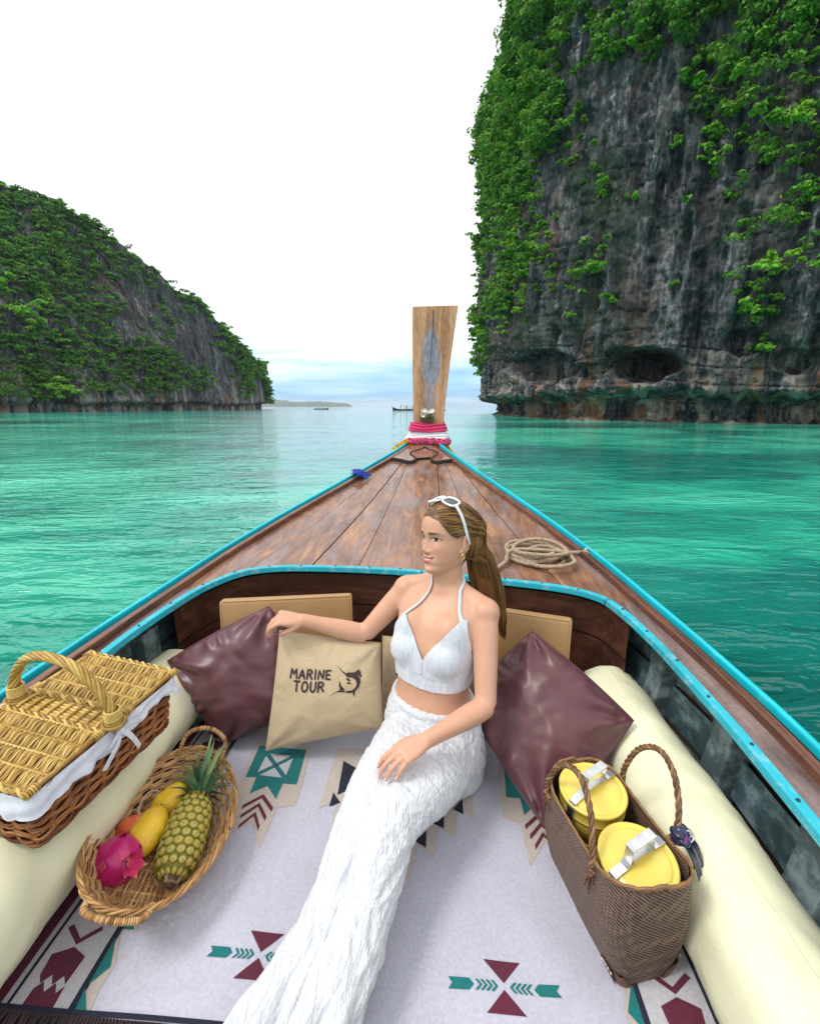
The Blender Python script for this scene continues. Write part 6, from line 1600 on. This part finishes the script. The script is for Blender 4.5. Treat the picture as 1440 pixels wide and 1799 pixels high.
def skin_material():
    t = NT('warm skin'); at_ = t.attr('tint', 'Color'); n = t.noise(16, 5, .65); f = t.noise(260, 3)
    c = t.mix(t.ramp(n, ((.40, .0), (.7, .28))), at_, (.56, .24, .15)); t.set(color=c, rough=.44, spec=.38, sss=.18, ssss=.006); t.b.inputs['Subsurface Radius'].default_value = (1.0, .35, .18)
    t.bump(f, .06, .0006); return t.m
M_skin = skin_material()
person = empty('person', (.074, 1.25, .0)); tag(person, 'woman in white halter top and trousers seated among cushions looking left', 'person')
def build_body():
    m, tr, tl = body_union(); me = remeshed(m, 'body', .0024, 2, .5); V = get_v(me); E = get_e(me)
    # blend the limb and torso unions softly; keep the face, ears and fingers crisp
    hd = (V - np.array(HC)) @ np.array([HF, HL, HU]).T / HS
    w = np.full(len(V), .5); face = (hd[:, 2] > -.125) & (hd[:, 0] > -.02) & (np.abs(hd[:, 1]) < .1); w[face] = 0; w[(hd[:, 2] > -.06)] = 0
    for W_, D_ in ((WR_R, Vector((-.93, -.2, .2))), (WR_L, Vector((-.8, -.52, -.1)))): s = (V - np.array(W_)) @ np.array(D_.normalized()); near = np.linalg.norm(V - np.array(W_), axis=1) < .2; w[near] *= np.clip(1 - (s[near]) / .03, 0, 1)
    V = relax(V, E, w, 40)
    rel = V - np.array((.08, 1.275, 0)); tl_, tf_ = rel @ np.array(TL_), rel @ np.array(TF)
    ch = sstep(.34, .40, V[:, 2]) * sstep(.625, .59, V[:, 2]) * sstep(.16, .12, np.abs(tl_)) * sstep(-.02, .02, tf_)
    V = relax(V, E, .5 * ch, 110); set_v(me, V); hd = (V - np.array(HC)) @ np.array([HF, HL, HU]).T / HS; f, l, h = hd.T
    # natural colouring: lips, brows, lashes, eyes, blush, scalp under the hair; also painted nostril shade
    skin = np.array([.63, .355, .238]); col = np.tile(skin, (len(V), 1)); al = np.abs(l); ish = (h > -.12) & (h < .13) & (np.abs(f) < .13) & (al < .1); fr = ish & (f > .03)
    def paint(mask, c, k=1.0): kk = (mask * k)[:, None]; col[:] = col * (1 - kk) + np.array(c) * kk
    G = lambda x0, h0, sx, sh: np.exp(-((al - x0) / sx) ** 2 - ((h - h0) / sh) ** 2)
    paint(fr * G(.042, -.028, .022, .018), (.70, .29, .23), .45)
    ml = -.0625 + 9.0 * l ** 2
    up = fr & (h > ml) & (h < ml + .0098 - .24 * al - .0012 * np.exp(-(l / .003) ** 2)) & (al < .0245); lo = fr & (h < ml) & (h > ml - .0125 + .42 * al) & (al < .0235)
    paint(up | lo, (.52, .10, .11), .95); paint(fr & (np.abs(h - ml + .0002) < .0021 * np.clip(1 - (al / .019) ** 2, 0, 1) + .0002) & (al < .019), (.82, .78, .72), .95); paint(fr & (np.abs(h - ml) < .0011) & (al >= .016) & (al < .025), (.25, .06, .06), .8)
    bh = .0195 + .10 * np.clip(al - .016, 0, None) - 6.0 * np.clip(al - .038, 0, None) ** 2 - np.clip(al - .040, 0, None) * .25
    paint(fr & (np.abs(h - bh) < .0040 * np.clip((.054 - al) / .025, .15, 1)) & (al > .013) & (al < .054), (.060, .030, .018), .9)
    ex = (al - .0305) / .0165; eh = .0015 + .0010 * ex; open_ = .0054 * np.clip(1 - ex ** 2, 0, 1); eye = fr & (np.abs(ex) < 1) & (h < eh + open_) & (h > eh - open_ * .8)
    paint(fr * np.exp(-(ex / 1.15) ** 4 - ((h - eh) / .0085) ** 4), (.50, .24, .17), .45)
    paint(eye, (.66, .62, .59)); gx = al - .0305 - np.where(l > 0, .0015, -.0030) ; paint(eye & (np.hypot(gx, h - eh - .0004) < .0064), (.022, .010, .007))
    paint(fr & (np.abs(ex) < 1.12) & (np.abs(h - eh - np.clip(open_, .0006, None) - .0006) < .0014), (.02, .012, .010), .95); paint(fr & (np.abs(ex) < .95) & (np.abs(h - eh + open_ * .8) < .0008), (.10, .05, .04), .55)
    paint(fr & (np.hypot(al - .007, h + .0445) < .0032), (.25, .08, .06), .7)  # nostril shade painted into the skin tint
    hl = .070 - .30 * np.clip(al - .006, 0, None) - np.clip(al - .040, 0, None) * 1.1
    sc_ = ish & ((h > hl + .0 * f) | ((f < -.010 + .15 * h) & (h > -.085)))  & ~((f > -.03) & (f < .012) & (al > .064) & (h < .02) & (h > -.045))
    hair = np.array([.11, .052, .020]); paint(sc_, hair)
    ca = me.color_attributes.new('tint', 'FLOAT_COLOR', 'POINT'); ca.data.foreach_set('color', np.concatenate([col, np.ones((len(col), 1))], 1).astype(np.float32).ravel())
    me.transform(Matrix.Translation(-person.location)); o = link('body', me, M_skin, person); return o, me, tr, tl
body, body_me, tips_r, tips_l = build_body()
from mathutils.bvhtree import BVHTree
bm = bmesh.new(); bm.from_mesh(body_me); body_bvh = BVHTree.FromBMesh(bm); bm.free()
PO = person.location
def on_body(p, off=.003):
    q, n, i, d = body_bvh.find_nearest(Vector(p) - PO); return q + n * off
# finger nails
M_nailp = simple('pale nail varnish', (.80, .62, .58), .2, .05, 20, 0, coat=.6)
for tp, dr in tips_r + tips_l:
    nm = MB(); up_ = (UP - dr * UP.dot(dr)).normalized(); sd2 = dr.cross(up_); p = tp - PO + up_ * .0042 - dr * .002; nm.ellip(p, (.0055, .0036, .0016), 10, 6, Matrix((dr, sd2, up_)).transposed()); nm.build('finger_nail', M_nailp, person)

# ------------------------------------------------------------------ halter top
M_top = NT('white crinkle cotton'); P_ = M_top.tc('Object'); cr_ = M_top.noise(1.0, 4, .6, M_top.map((95, 95, 22), src=P_), 1.2)
M_top.set(color=M_top.ramp(cr_, ((.3, (.52, .56, .63)), (.7, (.70, .72, .76)))), rough=.85, sheen=.15); n_ = M_top.bump(cr_, .55, .004); M_top.bump(M_top.noise(420, 2), .25, .0008, n_); M_top = M_top.m
CO = Vector((.075, 1.265, 0))
def patch(polys, name, off, front=True, zmin=None):
    "cloth cut from the body surface by half-planes given in (her left, height) coordinates"
    bm = bmesh.new(); bm.from_mesh(body_me); bm.transform(Matrix.Translation(PO))
    def lz(v): d = v - CO; return d.dot(TL_), v.z
    keep = []
    ls = [p[0] for p in polys]; zs = [p[1] for p in polys]
    dead = [f for f in bm.faces if not (min(zs) - .02 < f.calc_center_median().z < max(zs) + .02)]; bmesh.ops.delete(bm, geom=dead, context='FACES')
    if front:
        dead = [f for f in bm.faces if (f.calc_center_median() - CO).dot(TF) < -.012 or not (min(ls) - .02 < (f.calc_center_median() - CO).dot(TL_) < max(ls) + .02)]; bmesh.ops.delete(bm, geom=dead, context='FACES')
    else:
        dead = [f for f in bm.faces if abs((f.calc_center_median() - CO).dot(TL_)) > .150 or abs((f.calc_center_median() - CO).dot(TF)) > .16]; bmesh.ops.delete(bm, geom=dead, context='FACES')
    n = len(polys); area = sum(polys[i - 1][0] * polys[i][1] - polys[i][0] * polys[i - 1][1] for i in range(n)); sg = 1 if area > 0 else -1
    edges = range(n) if front else [i for i in range(n) if abs(polys[i][0] - polys[(i + 1) % n][0]) > .1]
    for i in edges:
        a, b = polys[i], polys[(i + 1) % n]; dl, dz = (b[0] - a[0]) * sg, (b[1] - a[1]) * sg
        no = TL_ * dz - UP * dl; co = CO + TL_ * a[0]; co = Vector((co.x, co.y, a[1]))
        bmesh.ops.bisect_plane(bm, geom=bm.verts[:] + bm.edges[:] + bm.faces[:], plane_co=co, plane_no=no, clear_outer=True)
    # the largest connected piece only
    bm.verts.ensure_lookup_table(); seen = set(); best = []
    for v in bm.verts:
        if v.index in seen: continue
        st = [v]; comp = []; seen.add(v.index)
        while st:
            x = st.pop(); comp.append(x)
            for e in x.link_edges:
                y = e.other_vert(x)
                if y.index not in seen: seen.add(y.index); st.append(y)
        if len(comp) > len(best): best = comp
    bs = set(best); bmesh.ops.delete(bm, geom=[v for v in bm.verts if v not in bs], context='VERTS'); bm.normal_update()
    for v in bm.verts: v.co = v.co + v.normal * (off + .0012 * mnoise.noise(Vector((v.co.x * 70, v.co.y * 70, v.co.z * 25))))
    bm.transform(Matrix.Translation(-PO)); me = bpy.data.meshes.new(name); bm.to_mesh(me); bm.free(); me.polygons.foreach_set('use_smooth', [True] * len(me.polygons))
    return me
top_o = link('halter_top', patch([(-.30, .352), (.30, .336), (.30, .388), (-.30, .408)], 'halter_top', .0035, False), M_top, person); md = top_o.modifiers.new('t', 'SOLIDIFY'); md.thickness = .003; md.offset = 1
cupL = [(.008, .385), (.008, .428), (.092, .548), (.104, .548), (.130, .450), (.132, .378)]; cupR = [(.014, .388), (.014, .428), (-.066, .540), (-.078, .540), (-.138, .450), (-.140, .392)]
for cp in (cupL, cupR):
    c_ = link('cup', patch(cp, 'cup', .0045), M_top, top_o); md = c_.modifiers.new('t', 'SOLIDIFY'); md.thickness = .003; md.offset = 1
def surf_path(pts, off=.004, n=10):
    P = [on_body(p, off) for p in crv(pts, n)]
    for _ in range(10): P = [P[0]] + [(P[i - 1] + P[i] * 2 + P[i + 1]) / 4 for i in range(1, len(P) - 1)] + [P[-1]]
    return P
def lz3(l, z, f=.10): q = CO + TL_ * l + TF * f; return Vector((q.x, q.y, z))
def strap(cup, neck, nape):
    a = max(cup.data.vertices, key=lambda v: v.co.z).co.copy(); neck = on_body(neck, .004)
    P = crv([a - Vector((0, 0, .008))] + [on_body(a.lerp(neck, t) + PO + TF * .02, .004) for t in (.3, .55, .8)] + [neck, on_body(nape, .004)], 8); out = []
    for p in P:
        q_, n_, i_, d_ = body_bvh.find_nearest(p); out.append(q_ + n_ * .0035 if (p - q_).dot(n_) < .0035 else p)
    for _ in range(6): out = [out[0]] + [(out[i - 1] + out[i] * 2 + out[i + 1]) / 4 for i in range(1, len(out) - 1)] + [out[-1]]
    m_ = MB(); m_.tube(out, list(np.interp(np.linspace(0, 1, len(out)), [0, .15, 1], [.0085, .0056, .0052])), 8, flat=.55); m_.build('strap', M_top, top_o)
cups_ = [o for o in top_o.children if o.name.startswith('cup')]
strap(cups_[0], (.166, 1.308, .634), (.150, 1.365, .652)); strap(cups_[1], (.068, 1.308, .634), (.082, 1.365, .652))

# ------------------------------------------------------------------ trousers
def trousers():
    m = MB(); T = lambda x, y, z: Vector((x, y, z))
    loft(m, [(T(.078, 1.245, .020), TL_ * .155, TF * .11), (T(.074, 1.248, .10), TL_ * .166, TF * .122), (T(.072, 1.250, .18), TL_ * .158, TF * .116), (T(.071, 1.256, .235), TL_ * .141, TF * .103), (T(.070, 1.260, .275), TL_ * .1245, TF * .094)], 48, 2.2)
    legL = [T(.128, 1.20, .112), T(.058, 1.035, .165), T(-.044, .892, .185), T(-.098, .745, .118), T(-.158, .585, .080), T(-.20, .46, .07)]
    legR = [T(.005, 1.255, .125), T(-.045, 1.08, .175), T(-.100, .925, .190), T(-.155, .76, .128), T(-.222, .62, .080), T(-.28, .50, .065)]
    limb(m, legL, [.090, .079, .068, .058, .062, .072], 36, 8); limb(m, legR, [.090, .080, .062, .050, .058, .072], 36, 8)
    limb(m, [(a * .5 + b * .5) for a, b in zip(legL, legR)], [.08, .070, .050, .042, .052, .062], 30, 8)
    me = remeshed(m, 'trousers', .0035, 3, .5); V = get_v(me); E = get_e(me); V = relax(V, E, np.full(len(V), .5), 14); set_v(me, V); N = get_n(me)
    # crinkles: follow each leg; long soft pleats down the shin, short puckers over the thigh
    A1 = np.array([tuple(p) for p in crv(legL, 20)]); A2 = np.array([tuple(p) for p in crv(legR, 20)]); best = np.full(len(V), 9.); s = np.zeros(len(V)); ph = np.zeros(len(V))
    for A in (A1, A2):
        acc = np.r_[0, np.cumsum(np.linalg.norm(np.diff(A, axis=0), axis=1))]
        for k in range(len(A)):
            d = np.linalg.norm(V - A[k], axis=1); mk = d < best; best[mk] = d[mk]; s[mk] = acc[k]
            tg = A[min(k + 1, len(A) - 1)] - A[max(k - 1, 0)]; tg /= np.linalg.norm(tg); u = np.array([0, 0, 1]) - tg * tg[2]; u /= np.linalg.norm(u); w = np.cross(tg, u); r = V[mk] - A[k]; ph[mk] = np.arctan2(r @ w, r @ u)
    sm = V[:, 0] * .55 + V[:, 1] * .83
    low = sstep(.36, .50, s)
    # smooth coordinates for the noise: use positions along and across the leg direction
    ax = np.array([.42, .88, .22]); ax /= np.linalg.norm(ax); lat = np.array([.88, -.46, 0.1]); al_ = V @ ax; la = V @ lat; vz = V[:, 2]
    puck = 1 - 2 * np.abs(fbm(la * 24 + 3 * al_, al_ * 52 + 10 * la, vz * 28, 3)); pleat = 1 - 2 * np.abs(fbm(la * 38 + 2 * fbm(al_ * 6, la * 6, vz * 6, 2), al_ * 6, vz * 34, 3))
    cable = np.sin(la * 150 + 1.5 * np.sin(al_ * 60)) * .5
    d = (.0046 * puck * (1 - low * .6) + .0075 * pleat * (.25 + .75 * low) + .0007 * cable + .007 * fbm(la * 9, al_ * 7, vz * 9, 2))
    wst = sstep(.285, .235, V[:, 2] + 0 * s); d *= .35 + .65 * wst; d += .0016 * np.sin((V @ np.array(TL_)) * 260) * (1 - wst)
    hemf = sstep(.62, .80, s); d += .012 * hemf * np.sin(ph * 7 + 2 * np.sin(s * 9))
    V = V + N * d[:, None]; V[:, 2] = np.maximum(V[:, 2], .012 + .002 * vnoise(V[:, 0] * 30, V[:, 1] * 30, 0 * s))
    set_v(me, V); me.transform(Matrix.Translation(-PO))
    t = NT('white crinkle knit'); P = t.tc('Object'); a = t.noise(1.0, 4, .6, t.map((85, 11, 60), (0, 0, R(20)), src=P), .9); b = t.wave(55, 5, 3, t.map((1, 1, 1), (0, 0, R(20)), src=P), 'X', dsc=3); c = t.noise(420, 2)
    t.set(color=t.ramp(t.math('MULTIPLY_ADD', a, .6, t.math('MULTIPLY', b, .35)), ((.25, (.56, .60, .66)), (.6, (.74, .76, .79)))), rough=.85, sheen=.2); n1 = t.bump(a, .8, .009); n2 = t.bump(b, .15, .003, n1); t.bump(c, .25, .0008, n2)  # blue-grey shade of the crinkle hollows is painted into the colour
    o = link('trousers', me, t.m, person)
    # drawn waistband and the bare toes below the hem
    wb = MB(); ring = [Vector((.070, 1.260, .268)) + TL_ * (.128 * math.cos(x)) + TF * (.0975 * math.sin(x)) + Vector((0, 0, -.012 * math.sin(x) * .6)) - PO for x in np.linspace(0, 2 * PI, 60, endpoint=False)]
    wb.tube(ring, .009, 10, closed=True, flat=1.6); wb.build('waistband', t.m, o)
trousers()

# ------------------------------------------------------------------ hair
def hair():
    t = NT('brown hair with golden lights'); r = t.island(); n = t.noise(14, 3, .6, t.map((1, 1, .35)))
    t.set(color=t.ramp(t.math('MULTIPLY_ADD', r, .55, t.math('MULTIPLY', n, .5)), ((.24, (.055, .024, .010)), (.5, (.20, .092, .032)), (.78, (.48, .26, .085)))), rough=.34, spec=.5)
    q = random.Random(21); m = MB()
    SA, SB, SU = .103, .0785, .118                                           # shell just outside the skull (front-back, side, up)
    def shell(f, l, u, k=1.0):
        v = Vector((f / SA, l / SB, u / SU)); v = v.normalized() * k; return hp(v.x * SA - .004, v.y * SB, v.z * SU)
    def strand(pts, w, n=5):
        P = crv(pts, n); rr = [w * (1 - .55 * max(0, i / (len(P) - 1) - .55) / .45) for i in range(len(P))]; m.tube([p - PO for p in P], rr, 3, flat=.7)
    def arc(a, b, c, k, bulge=0.0):
        "follow the shell of the skull from a over b to c, rising a little off it"
        N_ = lambda v: Vector((v[0] / SA, v[1] / SB, v[2] / SU)).normalized(); a, b, c = N_(a), N_(b), N_(c); out = []
        for i in range(9):
            t_ = i / 8; v = (a * (1 - t_) ** 2 + b * 2 * t_ * (1 - t_) + c * t_ * t_).normalized() * (1.0 + (k - 1.0) * min(1, t_ * 2.5) + .05 * max(0, t_ - .4) + bulge * max(0, t_ - .3)); out.append(hp(v.x * SA - .004, v.y * SB, v.z * SU))
        return out
    def curtain(sw, bk, z):
        "point in the sheet of hair that hangs down her back; sw 0..1 across it, bk 0..1 its thickness"
        k = np.clip((.70 - z) / .22, 0, 1)
        xl = .176 + .062 * k ** 1.5; xr = .276 + .038 * k ** .9
        return Vector((xl + (xr - xl) * sw, 1.415 - .045 * sw - .010 * k + .020 * bk - .030 * k * sw, z))
    for side, cnt in ((1, 1560), (-1, 320)):
        for i in range(cnt):
            if q.random() < .58:
                f0 = q.uniform(-.055, .088); l0 = .004 + side * q.uniform(.0, .012); u0 = SU * math.sqrt(1 - (f0 / SA) ** 2)
            else:
                k = q.random(); al = .006 + .068 * k; u0 = .072 - .30 * (al - .006) - 1.1 * max(0, al - .040); l0 = side * al; u0 -= q.uniform(0, .006); f0 = max(.0, SA * math.sqrt(max(0, 1 - (al / SB) ** 2 - (u0 / SU) ** 2)) - .004)
            k1 = q.uniform(1.01, 1.09); bk = q.random(); sw = q.random()
            p0 = shell(f0, l0, u0, 1.0)
            p1 = shell(f0 * .5 - .026, l0 * .4 + side * q.uniform(.040, .062), max(.036, u0 * .66), k1)
            p2 = shell(-.050 - .030 * bk, side * (.070 - .040 * bk), q.uniform(.004, .035), k1 + .03)
            if side > 0: p3 = hp(-.046 - .086 * sw, .072 - .034 * sw, -.046 + q.uniform(-.012, .012))
            else: p3 = hp(-.098, -.030 + .02 * bk, -.035)
            ze = .470 + q.uniform(-.03, .05) - .03 * sw
            strand(arc((f0, l0, u0), (f0 * .5 - .026, l0 * .4 + side * q.uniform(.040, .062), max(.036, u0 * .66)), (-.058 - .030 * bk, side * (.070 - .040 * bk), q.uniform(.004, .035)), k1, .24 * q.random() * sw) + [p3, p3 * .4 + curtain(sw, bk, .665) * .6, curtain(sw, bk, .60), curtain(sw, bk, .545), curtain(sw * .9 + .05, bk, ze)], q.uniform(.0008, .0019), 2)
    # a few loose strands by the temple and over the ear
    for i in range(320):
        k = i / 320; p0 = None; p3 = hp(-.052, .070, -.030)
        strand(arc((.070 - .058 * k, .024 + .050 * k, .080 - .062 * k), (.010 - .02 * k, .080, .045 - .025 * k), (-.045, .082, .012 + q.uniform(-.006, .008)), 1.04) + [p3, p3 * .4 + curtain(k * .3, .1, .66) * .6, curtain(k * .3, .1, .59), curtain(k * .4, .1, .50)], q.uniform(.0008, .0015), 2)
    o = m.build('hair', t.m, person); tag(o, kind='stuff')
    # the body of hair under the strands
    s = MB(); n_ = 40
    lo = [(hp(-.020, .003, .108), HF * - .036, HL * - .032), (hp(-.020, .003, .090), HF * - .062, HL * - .054), (hp(-.026, .003, .060), HF * - .072, HL * - .067), (hp(-.036, .002, .030), HF * - .068, HL * - .071), (hp(-.048, .004, .0), HF * - .055, HL * - .068), (hp(-.062, .008, -.030), HF * - .040, HL * - .056), (hp(-.074, .016, -.060), HF * - .028, HL * - .042)]
    for z in (.655, .61, .57, .53, .49): a_, b_ = curtain(0.08, .7, z), curtain(.90, .7, z); lo.append(((a_ + b_) / 2, (b_ - a_) / 2, Vector((.004, .013, 0))))
    loft(s, [(c - PO, A, B) for c, A, B in lo], 36, 2.0)
    V = []; 
    s.build('hair_mass', t.m, o)
hair()
er = MB(); e0 = hp(.004, .0775, -.044) - PO; er.tube([e0 + HF * (.0055 * math.cos(a)) * HS + HU * (.0085 * math.sin(a) - .004) for a in np.linspace(0, 2 * PI, 18, endpoint=False)], .0018, 8, closed=True)
g_ = NT('gold'); g_.set(color=(.83, .58, .22), metal=1.0, rough=.25); er.build('hoop_earring', g_.m, person)

# ------------------------------------------------------------------ sunglasses pushed up on the head
def sunglasses():
    wm = NT('white acetate'); wm.set(color=(.80, .82, .84), rough=.22, coat=.4); lm = NT('smoky lens'); lm.set(color=(.04, .05, .06), rough=.08, spec=.8)
    O = hp(.030, 0, .108); t = empty('sunglasses', O); tag(t, 'white framed sunglasses pushed up on the hair of the woman', 'sunglasses')
    n = (HU * .93 + HF * .36).normalized(); ax = (HF * .93 - HU * .36).normalized()     # lens normal, lens height direction
    fr = MB()
    for s in (-1, 1):
        c = hp(.026, s * .033, .1215) - O; P = []
        for k in range(28):
            a = 2 * PI * k / 28; ca, sa = math.cos(a), math.sin(a); kx = math.copysign(abs(ca) ** .62, ca) * .0285; ky = math.copysign(abs(sa) ** .68, sa) * .0165; ky *= 1 + .18 * (kx * s > 0) * (ky > 0)
            P.append(c + HL * kx + ax * ky - n * (abs(s * .033 + kx) ** 2) * 3.2)
        f_ = MB(); f_.tube(P, .0034, 8, closed=True); f_.build('frame', wm.m, t); ce = sum(P, Vector()) / len(P); MB().raw([ce + n * .001] + P, [(0, 1 + k, 1 + (k + 1) % 28) for k in range(28)], True).build('lens', lm.m, t)
        h0 = hp(.030, s * .0700, .1045) - O
        arm = crv([h0 - HL * s * .010 + n * .002, h0, hp(.016, s * .0825, .070) - O, hp(.002, s * .0855, .030) - O, hp(-.008, s * .0845, .005) - O, hp(-.020, s * .080, -.012) - O], 8)
        a_ = MB(); a_.tube(arm, list(np.interp(np.linspace(0, 1, len(arm)), [0, .2, .6, 1], [.0042, .0052, .0050, .0028])), 8, flat=.5, up=tuple(HL)); a_.build('temple_arm', wm.m, t)
    b = MB(); b.tube(crv([hp(.034, -.008, .1225) - O, hp(.036, 0, .1240) - O, hp(.034, .008, .1225) - O], 5), .003, 8); b.build('bridge', wm.m, t)
sunglasses()
